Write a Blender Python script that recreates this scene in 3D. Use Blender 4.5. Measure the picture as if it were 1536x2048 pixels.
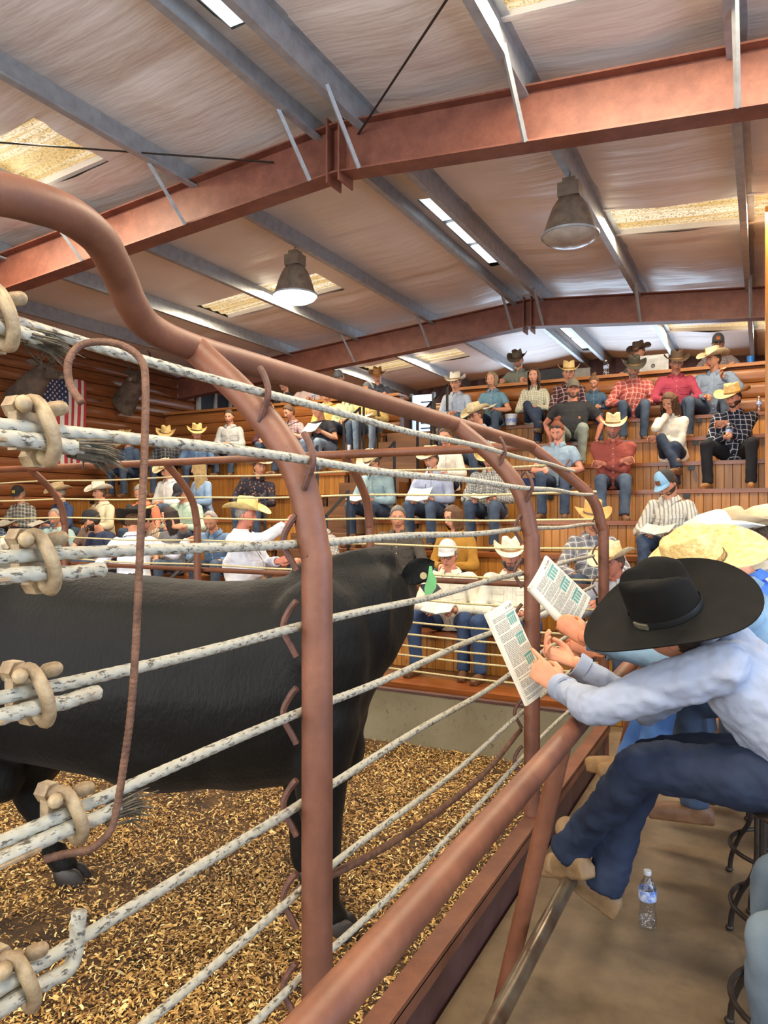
import bpy, bmesh, math, random
import numpy as np
from mathutils import Vector, Matrix, noise
from mathutils.bvhtree import BVHTree
for _o in list(bpy.data.objects): bpy.data.objects.remove(_o)
SC = bpy.context.scene
COL = SC.collection
random.seed(11); RNG = np.random.default_rng(11)
PI = math.pi
TH = math.radians(27.6); SN, CS = math.sin(TH), math.cos(TH)
EYE = 1.70; F = 1450.0
# ------------------------------------------------------------------ camera
cam = bpy.data.cameras.new('camera'); camo = bpy.data.objects.new('camera', cam); COL.objects.link(camo)
camo.location = (0, 0, EYE); camo.rotation_euler = (PI/2, 0, TH)
cam.sensor_fit = 'VERTICAL'; cam.sensor_height = 36; cam.lens = 36*F/2048; cam.shift_y = 4/2048
cam.clip_start = 0.02
SC.camera = camo
SC.cycles.max_bounces = 5; SC.cycles.diffuse_bounces = 3; SC.cycles.glossy_bounces = 2; SC.cycles.transmission_bounces = 5; SC.cycles.transparent_max_bounces = 5
SC.cycles.caustics_reflective = False; SC.cycles.caustics_refractive = False; SC.cycles.use_adaptive_sampling = True; SC.cycles.adaptive_threshold = .05
# ------------------------------------------------------------------ world, light, exposure
SC.view_settings.view_transform = 'Standard'; SC.view_settings.look = 'None'
SC.view_settings.gamma = 1; SC.view_settings.exposure = 0.15; SC.view_settings.use_curve_mapping = False
w = bpy.data.worlds.new('sky'); SC.world = w; w.use_nodes = True
bg = w.node_tree.nodes['Background']; bg.inputs[0].default_value = (.80, .90, 1.0, 1); bg.inputs[1].default_value = 1.5
def area(name, loc, size, energy, color, rot=(0,0,0)):
    l = bpy.data.lights.new(name, 'AREA'); l.shape = 'RECTANGLE'; l.size, l.size_y = size
    l.energy = energy; l.color = color
    o = bpy.data.objects.new(name, l); COL.objects.link(o); o.location = loc; o.rotation_euler = rot
    return o
ROOF_R, XR, PITCH = 3.6 + EYE, -3.3, .083
def roofz(x): return ROOF_R - PITCH*abs(x - XR)
SKY = [(-7.75,-5.47,4.08,4.86), (-7.72,-5.5,8.46,9.28), (-7.75,-5.5,13.7,14.5),
       (-1.68,.9,4.08,4.80), (-1.68,.9,8.40,9.18), (-1.72,.9,13.9,14.5),
       (-7.75,-5.47,-.4,.4), (-1.68,.9,-.4,.4)]
for i,(x0,x1,y0,y1) in enumerate(SKY):
    xm = (x0+x1)/2
    area('skylight_light', (xm,(y0+y1)/2,roofz(xm)-.10), (x1-x0-.1,y1-y0-.1), 200, (1,.85,.62), (0, math.atan(PITCH)*(1 if xm>XR else -1), 0))
# open barn door on the right beside the camera, and the doorway behind the top row
area('right_door_light', (3.3, 1.8, 2.0), (3.4,3.4), 150, (.50,.68,1), (0, math.radians(90), 0))
area('rear_fill_light', (-3.0, -5.4, 2.7), (9,4.2), 560, (1,.97,.95), (math.radians(108), 0, 0))  # added fill lamp behind the camera, tilted up to brighten the ceiling
area('back_door_light', (-3.2, 16.4, 3.9), (4.5,1.6), 150, (.62,.80,1), (math.radians(-80), 0, 0))
# ------------------------------------------------------------------ helpers
def W(px, py, d):
    a = (px-768)/F*d
    return np.array((a*CS-d*SN, a*SN+d*CS, EYE+(1028-py)/F*d))
def rowX(px, Y):
    t = (px-768)/F; d = Y/(t*SN+CS)
    return d*(t*CS-SN)
def tag(o, label=None, cat=None, group=None, kind=None):
    if label: o['label'] = label
    if cat: o['category'] = cat
    if group: o['group'] = group
    if kind: o['kind'] = kind
    return o
def empty(name, loc=(0,0,0), rz=0, parent=None):
    o = bpy.data.objects.new(name, None); COL.objects.link(o); o.location = loc; o.rotation_euler = (0,0,rz)
    o.empty_display_size = .1
    if parent: o.parent = parent
    return o
class MB:
    def __init__(s): s.v = []; s.f = []; s.m = []; s.n = 0
    def add(s, V, Fc, mi=0):
        V = np.asarray(V, float).reshape(-1,3); s.v.append(V)
        for q in Fc: s.f.append(tuple(int(i)+s.n for i in q))
        s.m += [mi]*len(Fc); s.n += len(V)
        return s
    def box(s, lo, hi, mi=0, rot=None, at=None):
        x0,y0,z0 = lo; x1,y1,z1 = hi
        V = np.array([(x0,y0,z0),(x1,y0,z0),(x1,y1,z0),(x0,y1,z0),(x0,y0,z1),(x1,y0,z1),(x1,y1,z1),(x0,y1,z1)],float)
        if rot is not None: V = V @ np.array(rot).T
        if at is not None: V = V + np.array(at)
        return s.add(V, [(0,3,2,1),(4,5,6,7),(0,1,5,4),(1,2,6,5),(2,3,7,6),(3,0,4,7)], mi)
    def tube(s, pts, r, n=12, mi=0, ell=None, cap=True, up=None):
        P = np.asarray(pts,float); R = np.broadcast_to(np.asarray(r,float),(len(P),)).copy()
        T = np.gradient(P, axis=0); T /= np.linalg.norm(T,axis=1)[:,None]+1e-12
        u = np.array(up if up is not None else ((0,0,1) if abs(T[0][2])<.9 else (0,1,0)), float)
        V = []
        for i in range(len(P)):
            u = u - T[i]*u.dot(T[i]); u /= np.linalg.norm(u)+1e-12
            b = np.cross(T[i], u)
            e = 1 if ell is None else (ell[i] if hasattr(ell,'__len__') else ell)
            A = np.arange(n)*2*PI/n
            V.append(P[i] + R[i]*(np.cos(A)[:,None]*u + e*np.sin(A)[:,None]*b))
        k = len(P); V = np.vstack(V); Fc = []
        for i in range(k-1):
            for j in range(n):
                j2 = (j+1)%n; Fc.append((i*n+j, i*n+j2, (i+1)*n+j2, (i+1)*n+j))
        if cap:
            Fc.append(tuple(range(n-1,-1,-1))); Fc.append(tuple((k-1)*n+j for j in range(n)))
        return s.add(V, Fc, mi)
    def capsule(s, pts, r, n=12, ell=None, up=None):
        """tube with rounded ends (r per point)"""
        P = np.asarray(pts,float); R = np.broadcast_to(np.asarray(r,float),(len(P),)).copy()
        E = np.broadcast_to(np.asarray(1. if ell is None else ell,float),(len(P),)).copy()
        t0 = (P[0]-P[1])/ (np.linalg.norm(P[0]-P[1])+1e-12); t1 = (P[-1]-P[-2])/(np.linalg.norm(P[-1]-P[-2])+1e-12)
        a = [(.97,.25),(.75,.66),(.4,.92)]
        A0 = [P[0]+t0*R[0]*h for h,_ in a]; A1 = [P[-1]+t1*R[-1]*h for h,_ in a[::-1]]
        PP = np.vstack([A0,P,A1]); RR = np.concatenate([[R[0]*k for _,k in a],R,[R[-1]*k for _,k in a[::-1]]])
        EE = np.concatenate([[E[0]]*3,E,[E[-1]]*3])
        return s.tube(PP, RR, n, ell=EE, up=up)
    def ball(s, c, r, n=12, mi=0, rot=None):
        r = np.broadcast_to(np.asarray(r,float),(3,)); m = max(6,n*2//3)
        V = []
        for i in range(1,m):
            p = PI*i/m
            for j in range(n): V.append((math.sin(p)*math.cos(2*PI*j/n), math.sin(p)*math.sin(2*PI*j/n), math.cos(p)))
        V += [(0,0,1),(0,0,-1)]; V = np.array(V)*r
        if rot is not None: V = V @ np.array(rot).T
        Fc = []
        for i in range(m-2):
            for j in range(n): Fc.append((i*n+j,(i+1)*n+j,(i+1)*n+(j+1)%n,i*n+(j+1)%n))
        t = (m-1)*n
        for j in range(n): Fc.append((t,j,(j+1)%n)); Fc.append((t+1,(m-2)*n+(j+1)%n,(m-2)*n+j))
        return s.add(V+np.array(c), Fc, mi)
    def lathe(s, prof, c=(0,0,0), n=24, mi=0, axis=None):
        V = []; k = len(prof)
        for r,z in prof:
            for j in range(n): V.append((max(r,1e-4)*math.cos(2*PI*j/n), max(r,1e-4)*math.sin(2*PI*j/n), z))
        V = np.array(V)
        if axis is not None: V = V @ np.array(axis).T
        Fc = [(i*n+j, i*n+(j+1)%n, (i+1)*n+(j+1)%n, (i+1)*n+j) for i in range(k-1) for j in range(n)]
        return s.add(V+np.array(c), Fc, mi)
    def grid(s, G, mi=0, wrap=False):
        G = np.asarray(G,float); a,b = G.shape[:2]; Fc = []
        for i in range(a-1):
            for j in range(b if wrap else b-1):
                j2 = (j+1)%b; Fc.append((i*b+j,i*b+j2,(i+1)*b+j2,(i+1)*b+j))
        return s.add(G.reshape(-1,3), Fc, mi)
    def prism(s, poly, lo, hi, ax=2, mi=0):
        """polygon (2d) extruded along axis ax"""
        n = len(poly); V = []
        for h in (lo,hi):
            for p,q in poly:
                V.append((p,q,h) if ax==2 else ((h,p,q) if ax==0 else (p,h,q)))
        Fc = [tuple(range(n-1,-1,-1)), tuple(range(n,2*n))]+[(i,(i+1)%n,n+(i+1)%n,n+i) for i in range(n)]
        return s.add(V,Fc,mi)
    def mesh(s, name, mats, smooth=True, angle=.8):
        me = bpy.data.meshes.new(name)
        V = np.vstack(s.v)
        me.from_pydata(V.tolist(), [], s.f)
        for m in (mats if isinstance(mats,(list,tuple)) else [mats]): me.materials.append(m)
        if any(s.m): me.polygons.foreach_set('material_index', s.m)
        if smooth:
            me.shade_smooth(); me.set_sharp_from_angle(angle=angle)
        me.update()
        return me
    def obj(s, name, mats, parent=None, smooth=True, angle=.8):
        return link(name, s.mesh(name, mats, smooth, angle), parent)
def link(name, me, parent=None, loc=None, rot=None):
    o = bpy.data.objects.new(name, me); COL.objects.link(o)
    if parent is not None: o.parent = parent
    if loc is not None: o.location = loc
    if rot is not None: o.rotation_euler = rot
    return o
def spline(pts, k=6):
    P = np.asarray(pts,float); Q = np.vstack([2*P[0]-P[1], P, 2*P[-1]-P[-2]]); out = []
    for i in range(1,len(Q)-2):
        for j in range(k):
            t = j/k; a,b,c,d = Q[i-1],Q[i],Q[i+1],Q[i+2]
            out.append(.5*((2*b)+(c-a)*t+(2*a-5*b+4*c-d)*t*t+(3*b-3*c+d-a)*t**3))
    out.append(P[-1]); return np.array(out)
def nrm(v): v = np.asarray(v,float); return v/(np.linalg.norm(v)+1e-12)
def frame(z, x=None):
    z = nrm(z); x = np.array((1,0,0) if x is None else x,float); x = x-z*x.dot(z)
    if np.linalg.norm(x)<1e-4: x = np.array((0,1,0.))-z*z[1]
    x = nrm(x); return np.column_stack([x, np.cross(z,x), z])
TMP = []
def remesh(mb, voxel, smooth=6, disp=None):
    """fuse overlapping shells into one continuous surface"""
    me = mb.mesh('tmp', [], smooth=False); o = bpy.data.objects.new('tmp', me)
    if not TMP: TMP.append(bpy.data.scenes.new('tmp'))
    TMP[0].collection.objects.link(o)
    m = o.modifiers.new('r','REMESH'); m.mode = 'VOXEL'; m.voxel_size = voxel; m.use_smooth_shade = True
    if smooth:
        m2 = o.modifiers.new('s','SMOOTH'); m2.factor = .5; m2.iterations = smooth
    if disp:
        for sc_, st in disp:
            t = bpy.data.textures.get('cl%g'%sc_) or bpy.data.textures.new('cl%g'%sc_,'CLOUDS'); t.noise_scale = sc_
            m3 = o.modifiers.new('d','DISPLACE'); m3.texture = t; m3.strength = st; m3.mid_level = .5; m3.texture_coords = 'LOCAL'
    vl = TMP[0].view_layers[0]; vl.update(); dg = vl.depsgraph
    e = o.evaluated_get(dg); me2 = bpy.data.meshes.new_from_object(e, depsgraph=dg)
    bpy.data.objects.remove(o); bpy.data.meshes.remove(me)
    me2.shade_smooth()
    return me2
def text_obj(name, cu, parent):
    o = bpy.data.objects.new(name, cu); TMP[0].collection.objects.link(o)
    vl = TMP[0].view_layers[0]; vl.update(); e = o.evaluated_get(vl.depsgraph)
    me = bpy.data.meshes.new_from_object(e, depsgraph=vl.depsgraph); bpy.data.objects.remove(o); bpy.data.curves.remove(cu)
    return link(name, me, parent)
def me_arrays(me):
    V = np.empty(len(me.vertices)*3); me.vertices.foreach_get('co', V)
    return V.reshape(-1,3), [tuple(p.vertices) for p in me.polygons]
# ------------------------------------------------------------------ materials
MATS = {}
def lin(c):
    """sRGB 0-255 -> linear"""
    if max(c) > 1.001: c = [x/255 for x in c]
    return tuple(x/12.92 if x <= .04045 else ((x+.055)/1.055)**2.4 for x in c)
class NB:
    def __init__(s, name):
        s.m = bpy.data.materials.new(name); s.m.use_nodes = True; s.t = s.m.node_tree; s.b = s.t.nodes['Principled BSDF']
    def n(s, typ, **k):
        nd = s.t.nodes.new(typ)
        for a,v in k.items(): setattr(nd,a,v)
        return nd
    def l(s,a,b): s.t.links.new(a,b)
    def mth(s, op, a, b=None):
        nd = s.n('ShaderNodeMath', operation=op)
        for i,x in enumerate((a,b)):
            if x is None: continue
            if isinstance(x,(int,float)): nd.inputs[i].default_value = x
            else: s.l(x, nd.inputs[i])
        return nd.outputs[0]
    def mix(s, fac, a, b):
        nd = s.n('ShaderNodeMix', data_type='RGBA')
        for sock,x in ((nd.inputs[0],fac),(nd.inputs[6],a),(nd.inputs[7],b)):
            if isinstance(x,(int,float)): sock.default_value = x
            elif isinstance(x,tuple): sock.default_value = (*x,1)
            else: s.l(x,sock)
        return nd.outputs[2]
    def co(s, kind='Object', scale=None):
        tc = s.n('ShaderNodeTexCoord').outputs[kind]
        if scale is None: return tc
        mp = s.n('ShaderNodeMapping'); mp.inputs['Scale'].default_value = scale; s.l(tc, mp.inputs[0]); return mp.outputs[0]
    def noise(s, co, scale, detail=3, rough=.6, lo=.35, hi=.65):
        nd = s.n('ShaderNodeTexNoise'); nd.inputs['Scale'].default_value = scale; nd.inputs['Detail'].default_value = detail
        nd.inputs['Roughness'].default_value = rough; s.l(co, nd.inputs['Vector'])
        mr = s.n('ShaderNodeMapRange'); mr.inputs[1].default_value = lo; mr.inputs[2].default_value = hi; s.l(nd.outputs[0], mr.inputs[0])
        return mr.outputs[0]
    def bump(s, h, strength=.3, dist=.01):
        bp = s.n('ShaderNodeBump'); bp.inputs['Strength'].default_value = strength; bp.inputs['Distance'].default_value = dist
        s.l(h, bp.inputs['Height']); s.l(bp.outputs[0], s.b.inputs['Normal'])
    def col(s, c):
        if isinstance(c,tuple): s.b.inputs['Base Color'].default_value = (*c,1)
        else: s.l(c, s.b.inputs['Base Color'])
    def set(s, rough=.6, metal=0, spec=None):
        s.b.inputs['Roughness'].default_value = rough; s.b.inputs['Metallic'].default_value = metal
        if spec is not None: s.b.inputs['Specular IOR Level'].default_value = spec
        return s.m
def simple(name, rgb, rough=.6, metal=0, var=.15, scale=8, bump=0, bscale=None, stretch=None, c2=None, spec=None, det=3):
    """procedural: colour with noise variation"""
    if name in MATS: return MATS[name]
    b = NB(name); c = lin(rgb); c2 = lin(c2) if c2 else tuple(x*(1-var*2) for x in c)
    co = b.co('Object', stretch)
    nz = b.noise(co, scale, det)
    b.col(b.mix(nz, c2, c))
    if bump: b.bump(b.noise(co, bscale or scale*4, 4, .6, .2, .8), bump)
    MATS[name] = b.set(rough, metal, spec); return MATS[name]
# ------------------------------------------------------------------ surface materials
def wood(name, rgb, rgb2, axis, rough=.35, gs=2.2, knots=True):
    b = NB(name); st = [14,14,14]; st[axis] = .8
    co = b.co('Object', tuple(st))
    oi = b.n('ShaderNodeObjectInfo').outputs['Random']
    add = b.n('ShaderNodeVectorMath', operation='ADD'); b.l(co, add.inputs[0])
    cmb = b.n('ShaderNodeCombineXYZ'); b.l(b.mth('MULTIPLY',oi,90), cmb.inputs[0]); b.l(b.mth('MULTIPLY',oi,57), cmb.inputs[1]); b.l(b.mth('MULTIPLY',oi,31), cmb.inputs[2])
    b.l(cmb.outputs[0], add.inputs[1]); v = add.outputs[0]
    g = b.noise(v, gs, 5, .65, .3, .7)
    c = b.mix(g, lin(rgb2), lin(rgb))
    tint = b.mth('MULTIPLY_ADD', oi, .35); tint.node.inputs[2].default_value = .8
    hs = b.n('ShaderNodeHueSaturation'); b.l(tint, hs.inputs['Value']); b.l(c, hs.inputs['Color']); c = hs.outputs[0]
    if knots:
        st2 = [5,5,5]; st2[axis] = 2.2
        mp = b.n('ShaderNodeMapping'); mp.inputs['Scale'].default_value = st2; b.l(b.co(), mp.inputs[0])
        ad2 = b.n('ShaderNodeVectorMath', operation='ADD'); b.l(mp.outputs[0], ad2.inputs[0]); b.l(cmb.outputs[0], ad2.inputs[1])
        vo = b.n('ShaderNodeTexVoronoi'); vo.inputs['Scale'].default_value = 1.0; b.l(ad2.outputs[0], vo.inputs['Vector'])
        k = b.mth('LESS_THAN', vo.outputs[0], .12)
        c = b.mix(b.mth('MULTIPLY',k,.6), c, tuple(x*.35 for x in lin(rgb2)))
    b.col(c); b.bump(g, .12, .004)
    return b.set(rough)
M = {}
M['log'] = wood('varnished_log', (150,92,54), (108,60,32), 1, .3)
M['logx'] = wood('varnished_log_rail', (170,108,58), (132,78,38), 0, .32)
M['pine'] = wood('pine_board', (196,134,58), (150,96,38), 2, .38)
M['plank'] = wood('seat_plank', (162,94,46), (116,62,28), 0, .3)
M['deck'] = wood('deck_board', (120,80,44), (84,52,28), 0, .5)
M['cap'] = wood('cap_board', (186,126,70), (156,94,46), 0, .35, knots=False)
def oxide(name, rgb, rgb2, rough=.5):
    b = NB(name); co = b.co()
    n1 = b.noise(co, 5, 5, .65, .35, .7); n2 = b.noise(co, 60, 3, .6, .3, .75)
    c = b.mix(n1, lin(rgb2), lin(rgb)); c = b.mix(b.mth('MULTIPLY',n2,.25), c, tuple(x*.55 for x in lin(rgb2)))
    b.col(c); b.bump(n2, .08, .003); return b.set(rough)
M['pipe'] = oxide('red_oxide_pipe', (130,82,60), (102,62,44), .52)
M['rail'] = oxide('brown_rail_pipe', (132,82,56), (98,56,36), .5)
M['beam'] = oxide('red_oxide_beam', (138,84,64), (108,60,46), .55)
M['sheet'] = oxide('maroon_sheet', (98,66,60), (76,48,44), .5)
M['purlin'] = simple('galvanised_purlin', (168,172,176), .42, .25, .12, 9)
M['black'] = simple('black_steel', (44,44,46), .38, .3, .2, 14)
M['darkiron'] = simple('wrought_iron', (58,50,44), .45, .5, .2, 20, .1)
M['rust'] = simple('rusty_rod', (120,84,62), .65, .2, .25, 40, .3, c2=(86,58,42))
M['staple'] = simple('painted_staple', (104,66,52), .55, .1, .25, 30, .2)
def liner():
    b = NB('roof_insulation'); co = b.co()
    n1 = b.noise(co, .7, 4, .55, .3, .7)
    b.col(b.mix(n1, lin((214,205,198)), lin((232,225,218))))
    n2 = b.noise(b.co('Object',(1.2,3.4,1)), 1.0, 3, .5, .2, .8); n3 = b.noise(b.co('Object',(.5,4.5,1)), 1.0, 4, .55, .2, .8)
    b.bump(b.mth('ADD', b.mth('MULTIPLY',n2,.6), b.mth('MULTIPLY',n3,.5)), .40, .05)
    return b.set(.42, 0, .4)
M['liner'] = liner()
def skylight_mat():
    b = NB('skylight_panel'); co = b.co()
    sp = b.noise(b.co('Object',(1,1,1)), 48, 2, .7, .40, .50); st = b.noise(b.co('Object',(.25,9,1)), 1.6, 3, .5, .47, .62)
    c = b.mix(b.mth('MULTIPLY',st,.9), (.74,.50,.19), (1.05,.96,.72)); c = b.mix(b.mth('MULTIPLY',b.mth('SUBTRACT',1,sp),.8), c, (.30,.17,.05))
    b.col((.25,.2,.12)); b.l(c, b.b.inputs['Emission Color']); b.b.inputs['Emission Strength'].default_value = .85
    return b.set(.5)
M['sky'] = skylight_mat()
def emit(name, rgb, st, base=(.8,.8,.8)):
    b = NB(name); b.col(base); n = b.noise(b.co(), 3, 2)
    b.l(b.mix(n, tuple(x*.9 for x in rgb), rgb), b.b.inputs['Emission Color']); b.b.inputs['Emission Strength'].default_value = st
    return b.set(.5)
M['vent'] = emit('ridge_vent_daylight', (.82,.92,1.0), 1.5)
M['door'] = emit('daylit_door_glass', (.35,.60,1.0), .9)
M['lampon'] = emit('lit_lens', (1,.97,.95), 9)
def concrete():
    b = NB('stained_concrete'); co = b.co()
    n1 = b.noise(co, 1.3, 6, .65, .3, .7); n2 = b.noise(co, 9, 5, .7, .45, .8); n3 = b.noise(co, 45, 3, .6, .3, .8)
    c = b.mix(n1, lin((84,66,46)), lin((124,102,74))); c = b.mix(b.mth('MULTIPLY',n2,.55), c, lin((56,42,28)))
    vo = b.n('ShaderNodeTexVoronoi'); vo.inputs['Scale'].default_value = 3.1; b.l(co, vo.inputs['Vector'])
    c = b.mix(b.mth('MULTIPLY', b.mth('LESS_THAN', vo.outputs[0], .05), .7), c, lin((48,36,24)))
    b.col(c); b.bump(b.mth('ADD',n2,b.mth('MULTIPLY',n3,.5)), .12, .004); return b.set(.55)
M['concrete'] = concrete()
M['dirt'] = simple('ring_dirt', (92,66,38), .95, 0, .3, 5, .6, 40, c2=(52,36,20), det=6)
def chips_mat():
    b = NB('wood_shavings'); r = b.n('ShaderNodeNewGeometry').outputs['Random Per Island']
    cr = b.n('ShaderNodeValToRGB'); e = cr.color_ramp.elements
    e[0].position = 0; e[0].color = (*lin((92,62,30)),1); e[1].position = 1; e[1].color = (*lin((250,226,160)),1)
    for p,c in ((.35,(150,108,54)),(.6,(196,152,84)),(.8,(220,178,104))): q = e.new(p); q.color = (*lin(c),1)
    b.l(r, cr.inputs[0]); b.col(cr.outputs[0]); return b.set(.7)
M['chips'] = chips_mat()
def board_mat():
    b = NB('muddy_kick_board'); co = b.co()
    n1 = b.noise(co, 1.8, 5, .6, .3, .7); n2 = b.noise(co, 26, 4, .7, .62, .70)
    n3 = b.noise(b.co('Object',(9,1,3)), 2.6, 4, .7, .58, .75)
    c = b.mix(n1, lin((122,114,88)), lin((150,142,116))); c = b.mix(b.mth('MULTIPLY',n3,.6), c, lin((104,82,50))); c = b.mix(b.mth('MULTIPLY',n2,.7), c, lin((74,56,32)))
    b.col(c); return b.set(.6)
M['board'] = board_mat()
M['metalwall'] = oxide('maroon_wall_sheet', (112,84,84), (92,66,66), .5)
M['trim'] = simple('pale_trim', (196,190,178), .5, 0, .1, 6)
# ------------------------------------------------------------------ shell of the building
XL, XRW, YB = -10.75, 3.5, 17.0
def struct(name, o, label, cat=None):
    o.name = name; tag(o, label, cat or name.split('_')[0], kind='structure'); return o
struct('floor', MB().box((-.90,-6,-.2),(XRW,4.93,.12)).obj('floor', M['concrete'], smooth=False), 'stained brown concrete floor beside the sale ring')
struct('floor', MB().box((XL,4.93,-.2),(XRW,YB,.12)).obj('floor', M['concrete'], smooth=False), 'concrete aisle floor under the bleachers')
struct('floor', MB().box((XL,-6,-.3),(-.90,4.93,0)).obj('floor', M['dirt'], smooth=False), 'dark dirt floor of the sale ring')
wl = empty('wall_left'); tag(wl, 'varnished log siding wall with the flag', 'wall', kind='structure')
MB().box((XL-.2,-6,0),(XL-.05,YB,roofz(XL)+.1)).obj('backing', M['log'], wl, smooth=False)
prof = [(.055*math.sin(PI*i/8)**.7, .104*(1-math.cos(PI*i/8))) for i in range(9)]
def log_mesh(L, ax, mat, name='log'):
    poly = [(-.05,0)]+[(p,q) for p,q in prof]+[(-.05,.208)]
    mb = MB(); n = len(poly); V = []
    for h in (0,L):
        for p,q in poly: V.append((p,h,q) if ax==1 else (h,-p,q))
    Fc = [tuple(range(n)), tuple(range(2*n-1,n-1,-1))]+[(i,n+i,n+(i+1)%n,(i+1)%n) for i in range(n)]
    return mb.add(V,Fc).mesh(name, mat, angle=.6)
lm = [log_mesh(L,1,M['log']) for L in (10.5,12.4)]; lm2 = [log_mesh(L,1,M['log']) for L in (7.2,15.7)]
k = 0; z = .12
while z < roofz(XL)-.05:
    for me, y in (((lm[0],-6),(lm[1],4.55)) if k%2==0 else ((lm2[0],-6),(lm2[1],1.25))):
        link('log', me, wl, (XL-.02, y, z))
    z += .208; k += 1
wb = empty('wall_back', (0,YB,0)); tag(wb, 'maroon ribbed metal end wall behind the booth', 'wall', kind='structure')
mb = MB(); xs = np.arange(XL,XRW,.1); G = []
for x in xs:
    r = .03 if int(round((x-XL)/.1))%3==0 else 0
    G.append([(x,-r,0),(x,-r,roofz(x)+.05)])
mb.grid(G).obj('ribbed_sheet', M['metalwall'], wb, angle=.3)
MB().box((XL,.02,0),(XRW,.1,4.7)).obj('backing', M['metalwall'], wb, smooth=False)
wr = empty('wall_right'); tag(wr, 'varnished log wall on the right', 'wall', kind='structure')
MB().box((XRW,4.0,0),(XRW+.15,YB,roofz(XRW)+.1)).obj('backing', M['log'], wr, smooth=False)
lm3 = log_mesh(13,1,M['log'])
for k in range(22): link('log', lm3, wr, (XRW+.02, YB, .12+.208*k), (0,0,PI))
# ceiling: sagging insulation between purlins, holes at skylights and ridge vent
PUR = [-9.35,-7.9,-6.45,-5.0,-3.55,-3.05,-1.6,-.15,1.3,2.75]
VENT = [(2.2,4.25),(7.38,9.9),(13.7,15.9)]
def liner_strip(x0,x1):
    ys = np.arange(-2.5,YB+.01,.1); nx = max(4,int((x1-x0)/.1)); mb = MB()
    V = []
    for y in ys:
        for i in range(nx+1):
            t = i/nx; x = x0+(x1-x0)*t
            n = noise.noise(Vector((x*1.1,y*.5,3))) ; n2 = noise.noise(Vector((x*3.0,y*1.4,7)))
            sag = math.sin(PI*t)*(.035+.02*n); fold = .02*max(0,math.cos((y-.5)*2*PI/1.83))**24*math.sin(PI*t)
            V.append((x,y,roofz(x)-.03-sag-.02*n2*math.sin(PI*t)+fold*2))
    Fc = []; S = nx+1
    for j in range(len(ys)-1):
        yc = ys[j]+.05
        for i in range(nx):
            xc = x0+(x1-x0)*(i+.5)/nx
            if any(a<xc<b and c<yc<d for a,b,c,d in SKY): continue
            if -3.5<xc<-3.1 and any(a<yc<b for a,b in VENT): continue
            Fc.append((j*S+i,(j+1)*S+i,(j+1)*S+i+1,j*S+i+1))
    return mb.add(V,Fc)
ce = empty('ceiling'); tag(ce, 'white insulation blankets sagging between the roof purlins', 'ceiling', kind='structure')
edges = [XL]+PUR+[XRW]
for a,b in zip(edges[:-1],edges[1:]):
    liner_strip(a,b).obj('insulation_blanket', M['liner'], ce, angle=3)
mb = MB()
for x0,x1 in ((XL-.2,XR),(XR,XRW+.2)):
    mb.add([(x0,-2.5,roofz(x0)+.12),(x1,-2.5,roofz(x1)+.12),(x1,YB,roofz(x1)+.12),(x0,YB,roofz(x0)+.12)],[(0,1,2,3)])
mb.obj('roof_deck', M['trim'], ce, smooth=False)
SKL = ['left of the ridge nearest the camera','left of the ridge behind the lit lamp','left of the ridge at the far end','right of the ridge at the top edge of view','right of the ridge beside the unlit lamp','right of the ridge over the booth','left of the ridge behind the camera','right of the ridge behind the camera']
for i,(x0,x1,y0,y1) in enumerate(SKY):
    mb = MB(); ys = np.linspace(y0-.03,y1+.03,40); G = []
    for y in ys: G.append([(x, y, roofz(x)+.01+.012*math.cos((y-y0)*2*PI/.2)) for x in np.linspace(x0-.03,x1+.03,8)])
    o = mb.grid(G).obj('window_%d'%(i+1), M['sky'], angle=3); tag(o, 'glowing corrugated fibreglass skylight panel '+SKL[i], 'skylight', kind='structure')
    fr = MB()
    for a,b,c,d in ((x0,x1,y0-.05,y0),(x0,x1,y1,y1+.05)):
        V = [(a,c,roofz(a)-.045),(b,c,roofz(b)-.045),(b,d,roofz(b)-.045),(a,d,roofz(a)-.045),(a,c,roofz(a)+.03),(b,c,roofz(b)+.03),(b,d,roofz(b)+.03),(a,d,roofz(a)+.03)]
        fr.add(V,[(0,3,2,1),(4,5,6,7),(0,1,5,4),(1,2,6,5),(2,3,7,6),(3,0,4,7)])
    fr.obj('skylight_frame', M['liner'], o, smooth=False)
for i,(a,b) in enumerate(VENT):
    o = MB().box((-3.5,a,ROOF_R-.0),(-3.1,b,ROOF_R+.02)).obj('window_%d'%(9+i), M['purlin'], smooth=False)
    tag(o, ['ridge vent slot at the top left of view','ridge vent slot between the two lamps','ridge vent slot over the far booth'][i], 'ridge vent', kind='structure')
    n = 3 if b-a>2.3 else 2
    for j in range(n):
        y0 = a+(b-a)*j/n+.06; y1 = a+(b-a)*(j+1)/n-.06
        MB().box((-3.46,y0,ROOF_R-.03),(-3.34,y1,ROOF_R-.015)).obj('light_slot', M['vent'], o, smooth=False)
        MB().box((-3.32,y0,ROOF_R-.05),(-3.28,y1,ROOF_R-.01)).obj('slat', M['trim'], o, smooth=False)
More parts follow.
